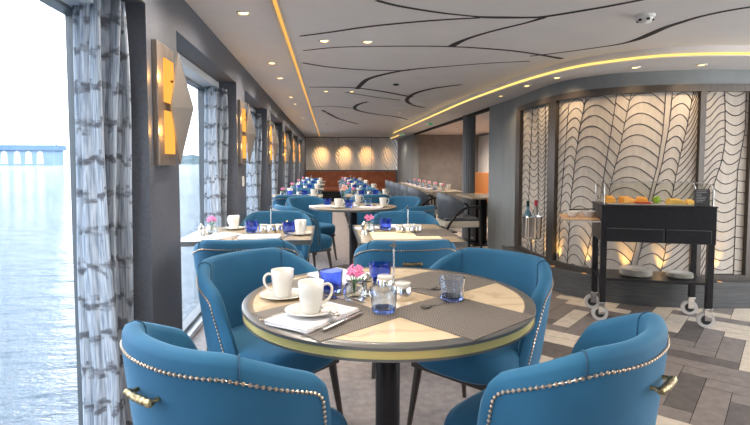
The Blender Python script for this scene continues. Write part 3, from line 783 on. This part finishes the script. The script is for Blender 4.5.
rtable(.19, .88, 3.10, 4.05, 'rectangular table with yellow mats behind the right marble table chair')
t = thing('round_table', 'middle round table with tall flowers beyond the window table', 'table', (.28, 5.85, 0))
MB().lathe([(0, .725), (.50, .725), (.51, .735), (.50, .75), (0, .75)], 64).build('table_top', 'tabletop', t)
MB().lathe([(.499, .728), (.515, .730), (.515, .748), (.499, .7505)], 64).build('edge_band', 'rim', t)
MB().lathe([(0, .02), (.047, .02), (.047, .71), (.12, .72), (0, .724)], 24).build('pedestal', 'black', t, smooth=True)
MB().lathe([(0, 0), (.27, 0), (.27, .012), (.05, .03), (0, .03)], 32).build('base', 'black', t, smooth=True)
for k, y in enumerate(RY):
    rtable(-.92, -.10, y - .36, y + .36, '%s window table from the camera, far down the room' % ORD[k], 'far window tables')
    rtable(.25, .95, y - .36, y + .36, '%s centre table from the camera, far down the room' % ORD[k], 'far centre tables')

# ------------------------------------------------------------------ tableware
def mk_mug():
    t = thing('mug', '', 'mug')
    MB().lathe([(0, 0), (.028, 0), (.031, .006), (.036, .03), (.041, .07), (.0425, .098), (.0415, .1), (.039, .098), (.037, .07), (.030, .015), (0, .012)], 32).build('cup_body', 'china', t, smooth=True)
    pts = catmull([(.036, 0, .083), (.055, 0, .088), (.068, 0, .075), (.066, 0, .052), (.052, 0, .033), (.034, 0, .024)], 5)
    MB().tube(pts, .0048, 8).build('handle', 'china', t, smooth=True)
    return t
mug = mk_mug()
def mk_simple(name, cat, prof, mt, n=32):
    o = MB().lathe(prof, n).build(name, mt, smooth=True); tag(o, '', cat); return o
saucer = mk_simple('saucer', 'saucer', [(0, 0), (.045, 0), (.05, .002), (.072, .010), (.084, .014), (.085, .0155), (.083, .016), (.065, .012), (.045, .005), (0, .004)], 'china', 40)
def mk_tumbler(mt, base, name='tumbler'):
    t = thing(name, '', 'glass')
    def prof(z): return .036 + .007 * z / .08 
    rows = []; n = 28
    def ring(z, dr, k): return [((prof(z) * k + dr - .0028 * max(0, math.sin(3.5 * 2 * PI * i / n * 2 + (PI if z > .045 else 0))) * (.02 < z < .075)) * math.cos(2 * PI * i / n), (prof(z) * k + dr - .0028 * max(0, math.sin(7 * 2 * PI * i / n + (PI if z > .045 else 0))) * (.02 < z < .075)) * math.sin(2 * PI * i / n), z) for i in range(n)]
    out = [ring(z, 0, 1) for z in (.014, .024, .034, .040, .046, .056, .068, .074)]
    inn = [ring(z, -.0022, 1) for z in (.074, .068, .056, .046, .040, .034, .024, .016)]
    rows = out + inn; m = MB(); m.grid(rows, 0, True)
    m.f += [tuple(range(n))[::-1], tuple((len(rows) - 1) * n + k for k in range(n))]; m.m += [0, 0]
    m.build('glass_wall', mt, t, smooth=True)
    MB().lathe([(0, 0), (.030, 0), (.0345, .005), (.036, .0135), (0, .0135)], 28).build('glass_base', base, t, smooth=True)
    return t
tum = mk_tumbler('glasslight', 'glassblue'); tumb = mk_tumbler('glassblue', 'glassblue')
def mk_vase():
    o = MB().lathe([(0, 0), (.030, 0), (.038, .012), (.040, .035), (.034, .055), (.027, .064), (.030, .075), (.028, .075), (.025, .064), (.032, .053), (.037, .035), (.034, .014), (0, .006)], 32).build('glass_vase', 'glass', smooth=True)
    return tag(o, '', 'vase')
vase = mk_vase()
def mk_flower(mt='pink', h=.092, n=64, rr_=.034, sd=1, name='flower_sprig'):
    t = thing(name, '', 'flower'); rd = random.Random(sd)
    m = MB()
    for k in range(4):
        a = k * 1.7; m.tube([(0, 0, .01), (.006 * math.cos(a), .006 * math.sin(a), h * .55), (.018 * math.cos(a), .018 * math.sin(a), h)], .0014, 5)
    m.build('stem', 'green', t)
    m = MB()
    for k in range(n):
        v = Vector((rd.gauss(0, 1), rd.gauss(0, 1), rd.gauss(0, .7))).normalized() * rr_ * (.55 + .45 * rd.random()); v.z = v.z * .75 + h
        m.sphere(v, .0052, 6, 4)
    m.build('blossom', mt, t, smooth=True)
    m = MB(); m.grid([[(.005, 0, h * .6), (.02, .01, h * .72), (.034, .0, h * .7)], [(.005, .001, h * .58), (.02, -.008, h * .68), (.034, .0, h * .7)]]); m.build('leaf', 'green', t)
    return t
flw = mk_flower()
def mk_mill():
    t = thing('pepper_mill', '', 'mill')
    MB().lathe([(0, 0), (.022, 0), (.023, .008), (.017, .016), (.017, .045), (.021, .052), (.021, .060), (0, .062)], 24).build('body', 'silver', t, smooth=True)
    MB().lathe([(0, .0625), (.020, .0625), (.021, .072), (.013, .078), (.006, .082), (.008, .088), (.005, .094), (0, .095)], 24).build('cap', 'silver', t, smooth=True)
    return t
mill = mk_mill()
def mk_jar():
    t = thing('condiment_jar', '', 'jar')
    MB().lathe([(0, 0), (.029, 0), (.031, .004), (.032, .046), (.029, .05), (0, .05)], 28).build('jar_body', 'silver', t, smooth=True)
    MB().lathe([(0, .0505), (.029, .0505), (.030, .062), (.027, .064), (0, .063)], 28).build('jar_rim', 'china', t, smooth=True)
    return t
jar = mk_jar()
def mk_stand():
    t = thing('table_number_stand', '', 'table stand')
    MB().lathe([(0, 0), (.030, 0), (.030, .006), (.006, .012), (0, .012)], 28).build('base', 'silver', t, smooth=True)
    MB().tube([(0, 0, .01), (0, 0, .165)], .0035, 10).build('rod', 'silver', t, smooth=True)
    m = MB(); q = []
    for i in range(8):
        a = PI / 4 * i; r = .017 if i % 2 == 0 else .008; q.append((r * math.cos(a), r * math.sin(a)))
    m.add([(x, -.004, z + .178) for x, z in q] + [(x, .004, z + .178) for x, z in q], [tuple(range(8)), tuple(range(8, 16))[::-1]] + [(i, i + 8, (i + 1) % 8 + 8, (i + 1) % 8) for i in range(8)])
    m.build('star_finial', 'silver', t)
    return t
stand = mk_stand()
def mk_spoon():
    m = MB(); rows = []
    prof = [(-.085, .006, .002), (-.08, .0075, .0015), (-.05, .0045, .003), (0, .003, .006), (.03, .003, .005), (.036, .006, .004), (.045, .0135, .0025), (.06, .0165, .001), (.075, .013, .0015), (.083, .006, .003), (.085, .001, .0035)]
    for x, w, z in prof:
        d = .004 if x > .036 else 0
        rows.append([(x, -w, z + d), (x, 0, z), (x, w, z + d), (x, w, z + d + .0012), (x, 0, z + .0016), (x, -w, z + d + .0012)])
    m.grid(rows, 0, True); o = m.build('teaspoon', 'silver', smooth=True); return tag(o, '', 'spoon')
spoon = mk_spoon()
def mk_knife():
    t = thing('table_knife', '', 'knife')
    m = MB(); m.tube([(-.11, 0, .008), (-.10, 0, .008), (-.06, 0, .008), (-.012, 0, .008), (0, 0, .008)], [.006, .0085, .008, .007, .005], 10); m.build('handle', 'silver', t, smooth=True)
    m = MB(); m.prism([(0, -.004), (.085, -.006), (.112, .002), (.10, .008), (0, .006)], .0055, .0068); m.build('blade', 'silver', t)
    return t
knife = mk_knife()
def mk_fork():
    m = MB(); m.prism([(-.095, -.005), (-.09, -.006), (-.02, -.003), (.03, -.003), (.045, -.010), (.09, -.010), (.09, -.007), (.055, -.006), (.055, -.003), (.09, -.003), (.09, 0), (.055, 0), (.055, .003), (.09, .003), (.09, .006), (.055, .006), (.055, .009), (.09, .009), (.09, .011), (.045, .011), (.03, .003), (-.02, .003), (-.09, .006)], .001, .003)
    o = m.build('fork', 'silver'); return tag(o, '', 'fork')
fork = mk_fork()
def mk_napkin(mt, L=.27, W=.17):
    m = MB()
    for k in range(3):
        z = .001 + k * .0036; e = .003 * k; rows = []
        for i in range(7):
            rows.append([(-L / 2 + L * i / 6 + .002 * math.sin(i * 2 + k), -W / 2 + e + W * j / 6, z + .0012 * math.sin(i * 1.3 + j * .9 + k)) for j in range(7)])
        m.grid(rows); m.grid([[(x, y, zz + .003) for x, y, zz in r] for r in rows])
        top = [[(x, y, zz + .003) for x, y, zz in r] for r in rows]
        ring = lambda g: [g[0][j] for j in range(7)] + [g[i][6] for i in range(1, 7)] + [g[6][j] for j in range(5, -1, -1)] + [g[i][0] for i in range(5, 0, -1)]
        m.grid([ring(rows), ring(top)], 0, True)
    o = m.build('folded_napkin', mt, smooth=False); return tag(o, '', 'napkin')
nap = mk_napkin('linen')
def mk_mat(L, W, mt='woven'):
    o = MB().box((0, 0, .0012), (L, W, .0024)).build('placemat', mt); return tag(o, '', 'placemat')
TZ = .7506
pm = mk_mat(.37, .33)
P = lambda proto, x, y, z, rz, label, g=None, s=None: place(proto, USED, (x, y, z), rz, label, g, s)
GM = 'woven placemats on the marble table'
P(pm, -.015, 1.63, TZ, R(-51), 'dark woven placemat under the white napkin at left of the marble table', GM)
P(pm, .425, 1.60, TZ, R(-53), 'bare dark woven placemat at the right front of the marble table', GM)
P(pm, .455, 2.04, TZ, R(38), 'dark woven placemat at the far right of the marble table, spoon lying across it', GM)
P(pm, .02, 2.08, TZ, R(38 + 5), 'dark woven placemat at the far left under a blue tumbler', GM)
MZ = TZ + .0026; NZ = MZ + .0128
P(nap, -.05, 1.60, MZ, R(52), 'white folded napkin under the front mug and saucer on the marble table')
P(nap, .05, 2.16, MZ, R(-50), 'white folded napkin on the far left placemat behind the blue tumbler')
P(saucer, -.06, 1.61, NZ, 0, 'white saucer on the napkin under the front mug')
P(mug, -.06, 1.61, NZ + .005, R(10), 'white mug closest to the camera on the marble table, handle to the right', 'white mugs')
P(saucer, -.175, 1.87, TZ, 0, 'white saucer at the left edge of the marble table')
P(mug, -.175, 1.87, TZ + .005, R(-160), 'white mug at the left edge of the marble table, handle to the left', 'white mugs')
P(spoon, -.015, 1.58, NZ + .014, R(-60), 'teaspoon resting on the front saucer')
P(spoon, -.13, 1.84, TZ + .014, R(-30), 'teaspoon resting on the left saucer')
P(knife, .045, 1.545, MZ, R(52), 'silver table knife lying right of the front napkin')
P(fork, -.16, 1.65, MZ, R(50), 'silver fork lying left of the front napkin')
P(spoon, .055, 1.80, MZ, R(150), 'silver spoon between the front mug and the pink flowers')
P(spoon, .38, 1.70, MZ, R(205), 'silver spoon lying on the bare right placemat', None, .9)
P(spoon, .36, 1.93, MZ, R(-10), 'silver spoon lying at the corner of the far right placemat')
P(tumb, .005, 1.92, MZ, 0, 'deep blue glass tumbler behind the front mug', 'blue tumblers', 1.14)
P(tum, .18, 1.64, TZ + .003, 0, 'clear tumbler with blue base, in front of the jars on the marble table', 'blue tumblers', 1.1)
P(tum, .443, 1.765, MZ, 1, 'clear rippled tumbler with cobalt base on the right of the marble table', 'blue tumblers', 1.14)
P(tumb, .21, 2.05, TZ + .003, 2, 'blue tumbler behind the pepper mill on the marble table', 'blue tumblers', 1.12)
P(vase, .09, 1.81, TZ, 0, 'small round glass vase with pink flowers on the marble table')
P(flw, .09, 1.81, TZ + .012, 0, 'bunch of pink flowers in the glass vase on the marble table')
P(mill, .142, 1.85, TZ, 0, 'silver pepper mill beside the vase on the marble table')
P(jar, .215, 1.92, TZ, 0, 'silver jar with white rim behind the clear tumbler')
P(jar, .268, 1.80, TZ, 0, 'silver jar with white rim right of the clear tumbler on the marble table')
P(stand, .252, 1.935, TZ, R(-5), 'silver number stand with star finial on the marble table')

# second window table
Z2 = TZ
def cover(x, y, rz, label): pass
P(nap, -.47, 3.40, Z2, R(2), 'white folded napkin at the front of the second window table')
P(nap, -.74, 3.45, Z2, R(60), 'white folded napkin at the left of the second window table, under the vase')
P(vase, -.83, 3.62, Z2, 0, 'round glass vase on the second window table')
P(flw, -.83, 3.62, Z2 + .012, 1, 'pink flowers in the vase on the second window table')
P(mill, -.86, 3.45, Z2, 0, 'silver pepper mill on the second window table')
P(saucer, -.72, 3.86, Z2, 0, 'saucer at the far left of the second window table')
P(mug, -.72, 3.86, Z2 + .005, 2.5, 'white mug at the far left of the second window table, behind the vase', 'white mugs')
P(tumb, -.56, 3.66, Z2, 0, 'deep blue tumbler on the second window table beside the jars', 'blue tumblers')
P(tumb, -.285, 3.58, Z2, 0, 'blue tumbler left of the front right mug on the second window table', 'blue tumblers')
for i, x in enumerate((-.475, -.42, -.365)): P(jar, x, 3.66 - .02 * (i % 2), Z2, 0, '%s of the three jars on the second window table' % ('left', 'middle', 'right')[i], 'condiment jars on the second window table', .95)
P(stand, -.43, 3.74, Z2, 0, 'silver number stand on the second window table')
P(saucer, -.20, 3.52, Z2, 0, 'saucer at the right edge of the second window table')
P(mug, -.20, 3.52, Z2 + .005, -1.2, 'white mug at the right edge of the second window table', 'white mugs')
P(knife, -.30, 3.38, Z2, R(75), 'table knife right of the napkin on the second window table')
P(spoon, -.62, 3.42, Z2, R(80), 'teaspoon left of the napkin on the second window table')
# yellow matted table
ym = mk_mat(.46, .34, 'linen_cream'); my = mk_mat(.30, .22)
P(ym, .52, 3.42, Z2, 0, 'cream yellow placemat in front on the rectangular table')
P(my, .74, 3.55, Z2, R(90), 'dark placemat at the right edge of the rectangular table', None, 1.3)
P(my, .52, 3.86, Z2, 0, 'dark placemat on the far side of the rectangular table', None, 1.2)
P(vase, .29, 3.62, Z2, 0, 'glass vase on the yellow matted table')
P(flw, .29, 3.62, Z2 + .012, 2, 'pink flowers in the vase on the yellow matted table')
P(mill, .245, 3.50, Z2, 0, 'silver pepper mill on the yellow matted table')
P(tumb, .42, 3.72, Z2, 0, 'deep blue tumbler on the yellow matted table', 'blue tumblers')
for i, x in enumerate((.505, .57, .635)): P(jar, x, 3.55 - .02 * (i % 2), Z2, 0, '%s of the three jars on the yellow matted table' % ('left', 'middle', 'right')[i], 'condiment jars on the yellow matted table', .95)
P(stand, .575, 3.62, Z2, 0, 'silver number stand on the yellow matted table')
P(nap, .55, 3.86, Z2 + .004, 0, 'white napkin on the far side of the yellow matted table')
P(nap, .30, 3.80, Z2, .3, 'white napkin at the far left corner of the yellow matted table', None, .7)
# middle round table
P(mug, .10, 5.62, Z2 + .005, .3, 'white mug at the left front of the middle round table', 'white mugs'); P(saucer, .10, 5.62, Z2, 0, 'saucer at the left front of the middle round table')
P(mug, .62, 5.72, Z2 + .005, .2, 'white mug at the right of the middle round table', 'white mugs'); P(saucer, .62, 5.72, Z2, 0, 'saucer at the right of the middle round table')
P(mug, .36, 6.2, Z2 + .005, .2, 'white mug at the far side of the middle round table', 'white mugs')
P(tumb, .22, 5.66, Z2, 0, 'blue tumbler left of centre on the middle round table', 'blue tumblers')
P(tum, .46, 5.85, Z2, 0, 'pale tumbler right of centre on the middle round table', 'blue tumblers')
P(tumb, -.02, 5.95, Z2, 0, 'blue tumbler at the far left of the middle round table', 'blue tumblers')
P(nap, -.08, 5.80, Z2, .3, 'white napkin at the left of the middle round table')
P(nap, .46, 5.60, Z2, -.3, 'white napkin at the right front of the middle round table')
P(jar, .30, 5.62, Z2, 0, 'small jar in front on the middle round table')
tf = mk_flower('peach', .20, 60, .055, 4); tag(tf, 'tall spray of peach flowers on the middle round table', 'flower'); tf.location = (.17, 5.88, Z2 + .01)
tv = MB().lathe([(0, 0), (.028, 0), (.02, .02), (.017, .10), (.026, .15), (.024, .15), (.015, .1), (.018, .02), (0, .01)], 24).build('glass_vase', 'glass', None, (.17, 5.88, Z2), True); tag(tv, 'tall slim glass vase on the middle round table', 'vase')
P(stand, .33, 5.95, Z2, 0, 'silver number stand on the middle round table')
# far tables
for k, y in enumerate(RY):
    for x, sd in ((-.50, 'window'), (.60, 'centre')):
        s_ = '%s %s table from the camera' % (ORD[k], sd)
        P(stand, x, y + .05, Z2, 0, 'number stand on the ' + s_, 'number stands on far tables')
        P(vase, x - .22, y + .02, Z2, 0, 'glass vase on the ' + s_, 'vases on far tables')
        P(flw, x - .22, y + .02, Z2 + .012, k, 'pink flowers on the ' + s_, 'flowers on far tables')
        P(mug, x + .26, y - .18, Z2 + .005, .3, 'white mug at the near right of the ' + s_, 'white mugs on far tables'); P(saucer, x + .26, y - .18, Z2, 0, 'saucer at the near right of the ' + s_, 'saucers on far tables')
        P(mug, x - .12, y + .22, Z2 + .005, 2, 'white mug at the far side of the ' + s_, 'white mugs on far tables')
        P(tumb, x + .12, y - .08, Z2, 0, 'blue tumbler near the middle of the ' + s_, 'tumblers on far tables')
        P(tumb, x - .10, y - .12, Z2, 0, 'blue tumbler at the near left of the ' + s_, 'tumblers on far tables')
        P(jar, x + .03, y + .02, Z2, 0, 'jar beside the stand on the ' + s_, 'jars on far tables')
        P(nap, x, y - .24, Z2, 0, 'white napkin at the near edge of the ' + s_, 'napkins on far tables')

# ------------------------------------------------------------------ grey armchairs and long side tables
def mk_arm():
    t = thing('armchair', '', 'armchair')
    # curved upholstered back; faces +y
    rows = []; T = .06
    for i in range(25):
        a = -1 + 2 * i / 24; th = a * 1.65; h = .84 - .13 * abs(a) ** 2.2; zb = .47 + .10 * abs(a) ** 3
        loop = []
        for j, (u, o) in enumerate([(0, 0), (.35, 0), (.7, 0), (.93, .004), (1, .02), (1, .04), (.93, .056), (.7, T), (.35, T), (0, T)]):
            r = 1 + .10 * u; z = zb + (h - zb) * u
            loop.append(((.27 * r - o) * math.sin(th), -(.27 * r - o) * math.cos(th) + .02, z))
        rows.append(loop)
    m = MB().grid(rows, 0, True); m.f += [tuple(range(10))[::-1], tuple(240 + k for k in range(10))]; m.m += [0, 0]
    m.build('backrest', 'greyleather', t, smooth=True)
    MB().box((0, .03, .405), (.48, .50, .09)).build('seat_base', 'cream', t, bevel=.02)
    MB().box((0, .03, .47), (.46, .48, .05)).build('seat', 'greyleather', t, bevel=.02)
    for s in (-1, 1):
        pts = catmull([(s * .22, -.24, 0), (s * .25, -.20, .30), (s * .275, -.10, .50), (s * .285, .05, .625), (s * .285, .20, .655), (s * .28, .27, .62), (s * .275, .285, .5), (s * .27, .30, 0)], 6)
        MB().tube(pts, .016, 8).build('arm', 'black', t, smooth=True)
    m = MB(); m.tube([(-.255, -.17, .36), (.255, -.17, .36)], .012, 8); m.build('stretcher', 'black', t)
    return t
arm = mk_arm()
GA = 'grey armchairs along the side tables'
P(arm, 1.80, 7.0, 0, R(-88), 'nearest grey armchair with black curved arms, beside the grey wall corner', GA)
for i, y in enumerate((8.75, 9.65, 10.55, 11.45, 12.35)):
    P(arm, 1.66, y, 0, R(-88), 'grey armchair at the long side table, %s in the row' % ('nearest', 'second', 'third', 'fourth', 'farthest')[i], GA)
def long_table(x, y, w, d, label):
    t = thing('long_table', label, 'table', (x, y, 0))
    MB().box((0, 0, .735), (w, d, .03)).build('table_top', 'tabletop', t, bevel=.003)
    for s in (-1, 1):
        MB().box((0, s * (d / 2 - .35), .36), (.10, .10, .72)).build('leg', 'black', t)
        MB().box((0, s * (d / 2 - .35), .01), (.4, .4, .02)).build('base', 'black', t)
long_table(2.10, 10.75, .62, 4.2, 'long side table beyond the fluted column, lined with armchairs')
long_table(2.37, 7.66, .55, .95, 'small side table in front of the fluted column')
for i in range(6):
    y = 9.2 + i * .62
    P(vase, 2.12, y, TZ, 0, 'small glass vase on the long side table', 'vases on the long side table'); P(flw, 2.12, y, TZ + .012, i, 'pink flowers on the long side table', 'flowers on the long side table')
    P(mug, 2.28, y + .2, TZ, 1, 'white mug on the long side table', 'mugs on the long side table')
    P(tum, 2.0, y + .15, TZ, 1, 'pale tumbler on the long side table', 'tumblers on the long side table')
    P(nap, 1.93, y + .35, TZ, R(90), 'white napkin on the long side table', 'napkins on the long side table')

# ------------------------------------------------------------------ trolley
CA = math.atan2(-.327, .945)
T0 = thing('serving_trolley', 'black lacquer serving trolley on grey castors in front of the wavy panels', 'trolley', (2.13, 3.73, 0), CA)
W, D = .80, .40
def tb(name, c, d, mt='blackwood', par=None, bev=.003, mi=0): return MB().box(c, d).build(name, mt, par or T0, bevel=bev)
tb('body', (W / 2, D / 2, .777), (W, D, .276))
tb('trolley_top', (W / 2, D / 2, .921), (W + .01, D + .01, .012), 'black')
for i, (x0, x1) in enumerate(((.035, .445), (.455, .765))):
    d = tb('drawer', ((x0 + x1) / 2, -.006, .697), (x1 - x0, .014, .105))
    MB().box(((x0 + x1) / 2, -.016, .745), (x1 - x0 - .01, .006, .004)).build('finger_rail', 'rim', d)
for x in (.025, W - .025):
    for y in (.03, D - .03):
        tb('leg', (x, y, .395), (.045, .045, .49))
        cst = tb('castor', (x, y, .142), (.046, .046, .018), 'chrome')
        m = MB(); m.box((x - .006, y - .020, .10), (.044, .004, .09)); m.box((x - .006, y + .020, .10), (.044, .004, .09)); m.build('fork', 'chrome', cst)
        m = MB(); m.tube([(x - .016, y - .014, .061), (x - .016, y + .014, .061)], .061, 28); m.build('wheel', 'rubber', cst, smooth=True)
        m = MB(); m.tube([(x - .016, y - .0165, .061), (x - .016, y + .0165, .061)], .036, 20); m.build('wheel_hub', 'wheelhub', cst, smooth=True)
tb('lower_shelf', (W / 2, D / 2, .335), (W - .02, D - .02, .02))
m = MB()
for y in (.02, D - .02): m.tube([(-.26, y, .79), (.0, y, .79)], .006, 6)
m.build('side_rail', 'chrome', T0)
tb('side_shelf', (-.14, D / 2, .805), (.27, D - .06, .016), 'wood')
def onT(x, y, z):
    c, s = math.cos(CA), math.sin(CA); return (2.13 + x * c - y * s, 3.73 + x * s + y * c, z)
t = thing('display_cover', 'clear acrylic cover over the cheeses on the black trolley', 'food cover', onT(0, 0, .927), CA)
m = MB(); x0, x1, y0, y1 = .02, W - .02, .02, D - .02; hh = .175
rows = []
for x, z in [(x0, 0), (x0, hh - .02), (x0 + .02, hh), (x1 - .05, hh), (x1 - .02, hh - .015), (x1, hh - .05), (x1, 0)]: rows.append([(x, y0 if 0 else y, z) for y in (y0, y1)])
m.grid(rows); 
for y in (y0, y1): m.add([(x, y, z) for x, z in [(x0, 0), (x0, hh - .02), (x0 + .02, hh), (x1 - .05, hh), (x1 - .02, hh - .015), (x1, hh - .05), (x1, 0)]], [tuple(range(7))])
m.build('cover_shell', 'acrylic', t)
m = MB()
for y in (y0, y1): m.tube([(x, y, z) for x, z in [(x0, 0), (x0, hh - .02), (x0 + .02, hh), (x1 - .05, hh), (x1 - .02, hh - .015), (x1, hh - .05), (x1, 0)]], .0018, 6)
m.build('cover_edge', 'salt', t)
o = MB().box((W / 2, D / 2, .004), (W - .12, D - .14, .008)).build('serving_board', 'china', None, onT(0, 0, .927), rz=CA, bevel=.002); tag(o, 'white serving board under the cheeses inside the cover', 'board')
def wedge(L, d, h, mt, label, x, y, rz=0):
    m = MB(); n = 6
    lo = [(-L / 2, -d / 2), (L / 2, -d / 2), (L / 2, d / 2), (-L / 2, d / 2)]
    m.add([(a, b_, 0) for a, b_ in lo] + [(-L / 2, -d / 2, h * .85), (L / 2, -d / 2, h * .6), (L / 2 - .01, d / 2, h), (-L / 2 + .006, d / 2, h)], [(3, 2, 1, 0), (4, 5, 6, 7), (0, 1, 5, 4), (1, 2, 6, 5), (2, 3, 7, 6), (3, 0, 4, 7)])
    o = m.build('cheese_wedge', mt, None, onT(x, y, .9355), rz=CA + rz, bevel=.004); tag(o, label, 'cheese', 'cheeses under the acrylic cover')
wedge(.07, .09, .055, 'cheese1', 'orange cheese block at the left end of the cover', .085, .14)
wedge(.10, .09, .05, 'cheese1', 'orange cheese wedge, second from the left under the cover', .21, .14, .3)
wedge(.085, .08, .045, 'cheese1', 'orange cheese wedge above the red slices', .335, .2, -.2)
wedge(.11, .09, .038, 'cheese2', 'long yellow cheese block right of the green fruit', .56, .15, .1)
wedge(.05, .07, .035, 'cheese2', 'small yellow cheese beside the blackboard sign', .67, .17)
o = MB().box((0, 0, .006), (.11, .05, .012)).build('red_slices', 'red', None, onT(.315, .09, .9355), rz=CA, bevel=.004); tag(o, 'row of red fruit slices in front of the cheese', 'fruit')
m = MB(); m.sphere((0, 0, .028), .03, 16, 10); o = m.build('green_fruit', 'lime', None, onT(.43, .15, .9355), True); tag(o, 'round green fruit in the middle of the cover', 'fruit')
t = thing('blackboard_sign', 'small blackboard sign with chalk lines at the right end of the trolley top', 'sign', onT(.725, -.005 + .02, .927), CA)
t.location = onT(.70, .012, .927)
MB().box((0, .0, .065), (.10, .006, .13)).build('board', 'board', t)
m = MB(); rd = random.Random(2)
for k in range(8):
    z = .118 - k * .012; L = .03 + .04 * rd.random(); pts = [(-.04 + L * i / 10, -.0036, z + .0018 * math.sin(i * 2.6 + k)) for i in range(11)]; m.tube(pts, .0009, 4)
m.build('chalk_writing', 'chalk', t)
plate = mk_simple('plate', 'plate', [(0, 0), (.06, 0), (.065, .003), (.10, .010), (.102, .012), (.099, .0125), (.064, .006), (0, .004)], 'china', 36)
for k in range(7): P(plate, *onT(.30, .18, .3455 + .0075 * k), 0, 'white plate in the taller left stack on the trolley shelf' , 'left stack of plates on the trolley', 1.18)
for k in range(5): P(plate, *onT(.62, .18, .3455 + .0075 * k), 0, 'white plate in the shorter right stack on the trolley shelf', 'right stack of plates on the trolley', .92)
bowl = mk_simple('small_bowl', 'bowl', [(0, 0), (.03, 0), (.045, .02), (.055, .045), (.052, .045), (.04, .02), (0, .006)], 'china', 28)
P(bowl, *onT(-.19, .16, .814), 0, 'small white bowl at the outer end of the trolley side shelf'); P(bowl, *onT(-.07, .16, .814), 0, 'small white bowl beside the trolley body on the side shelf')
o = MB().tube([(-.11, 0, .0), (.09, 0, .012)], [.006, .004], 8).build('serving_tongs', 'blackwood', None, onT(-.11, .16, .869), rz=CA); tag(o, 'dark serving utensil lying across the two small bowls', 'utensil')

# ------------------------------------------------------------------ ice bucket on stand
bx, by = 2.045, 4.88
t = thing('wine_cooler_stand', 'slim chrome wine cooler stand by the narrow wavy panel', 'stand', (bx, by, 0))
MB().lathe([(0, 0), (.10, 0), (.10, .008), (.012, .02), (0, .02)], 24).build('base', 'black', t, smooth=True); MB().tube([(0, 0, .01), (0, 0, .50)], .011, 12).build('pole', 'rim', t, smooth=True)
MB().lathe([(.0, .492), (.085, .492), (.09, .5), (0, .5)], 32).build('holder', 'chrome', t, smooth=True)
o = MB().lathe([(0, 0), (.088, 0), (.094, .01), (.100, .21), (.104, .215), (.100, .217), (.096, .21), (.09, .012), (0, .01)], 40).build('wine_bucket', 'chrome', None, (bx, by, .501), True); tag(o, 'shiny chrome wine bucket on the slim stand', 'bucket')
def bottle(x, y, mt, cap, label, h=.36):
    t = thing('wine_bottle', label, 'bottle', (x, y, .514))
    MB().lathe([(0, 0), (.036, 0), (.038, .01), (.038, h * .58), (.030, h * .68), (.014, h * .76), (.013, h * .96), (0, h * .96)], 24).build('glass_body', mt, t, smooth=True)
    MB().lathe([(0, h + .002), (.0155, h), (.0155, h * .84), (.0135, h * .84)], 20).build('foil_cap', cap, t, smooth=True)
bottle(bx - .042, by, 'bottle_b', 'bottle_d', 'pale blue bottle on the left in the chrome bucket'); bottle(bx + .045, by + .01, 'glass', 'foil', 'clear bottle with red foil on the right in the chrome bucket', .365)

# ------------------------------------------------------------------ world, lights, camera
w = bpy.data.worlds.new('sky'); sc.world = w; w.use_nodes = True
N = w.node_tree.nodes; L = w.node_tree.links; bg = N['Background']
tc = N.new('ShaderNodeTexCoord'); sp = N.new('ShaderNodeSeparateXYZ'); cr = N.new('ShaderNodeValToRGB')
L.new(tc.outputs['Generated'], sp.inputs[0]); L.new(sp.outputs['Z'], cr.inputs[0]); L.new(cr.outputs[0], bg.inputs[0])
e = cr.color_ramp.elements; e[0].position = 0; e[0].color = (.98, .99, 1, 1); e[1].position = .7; e[1].color = (.74, .86, 1, 1)
bg.inputs[1].default_value = 5.0
for k in range(7):
    y = 2.70 + PER * k - PER + .84
    l = bpy.data.lights.new('window_portal', 'AREA'); l.shape = 'RECTANGLE'; l.size = 1.67; l.size_y = 1.85; l.cycles.is_portal = True
    o = bpy.data.objects.new('window_portal', l); COL.objects.link(o); o.location = (GX - .12, y, .97); o.rotation_euler = (0, R(-90), 0)
cam = bpy.data.cameras.new('camera'); co = bpy.data.objects.new('camera', cam); COL.objects.link(co); sc.camera = co
co.location = (0, 0, 1.25); co.rotation_euler = (R(90 - 3.2), 0, -math.atan(46 / 500))
cam.sensor_width = 36; cam.lens = 24; cam.shift_y = -(212.5 - (163.5 + 500 * math.tan(R(3.2)))) / 750; cam.clip_start = .05; cam.clip_end = 6000
sc.view_settings.view_transform = 'Standard'; sc.view_settings.look = 'None'; sc.view_settings.exposure = 0.32; sc.view_settings.gamma = 1
sc.cycles.use_denoising = True; sc.cycles.max_bounces = 10; sc.cycles.diffuse_bounces = 5; sc.cycles.glossy_bounces = 4; sc.cycles.transmission_bounces = 8; sc.cycles.transparent_max_bounces = 12
sc.cycles.caustics_reflective = False; sc.cycles.caustics_refractive = False; sc.cycles.sample_clamp_indirect = 6
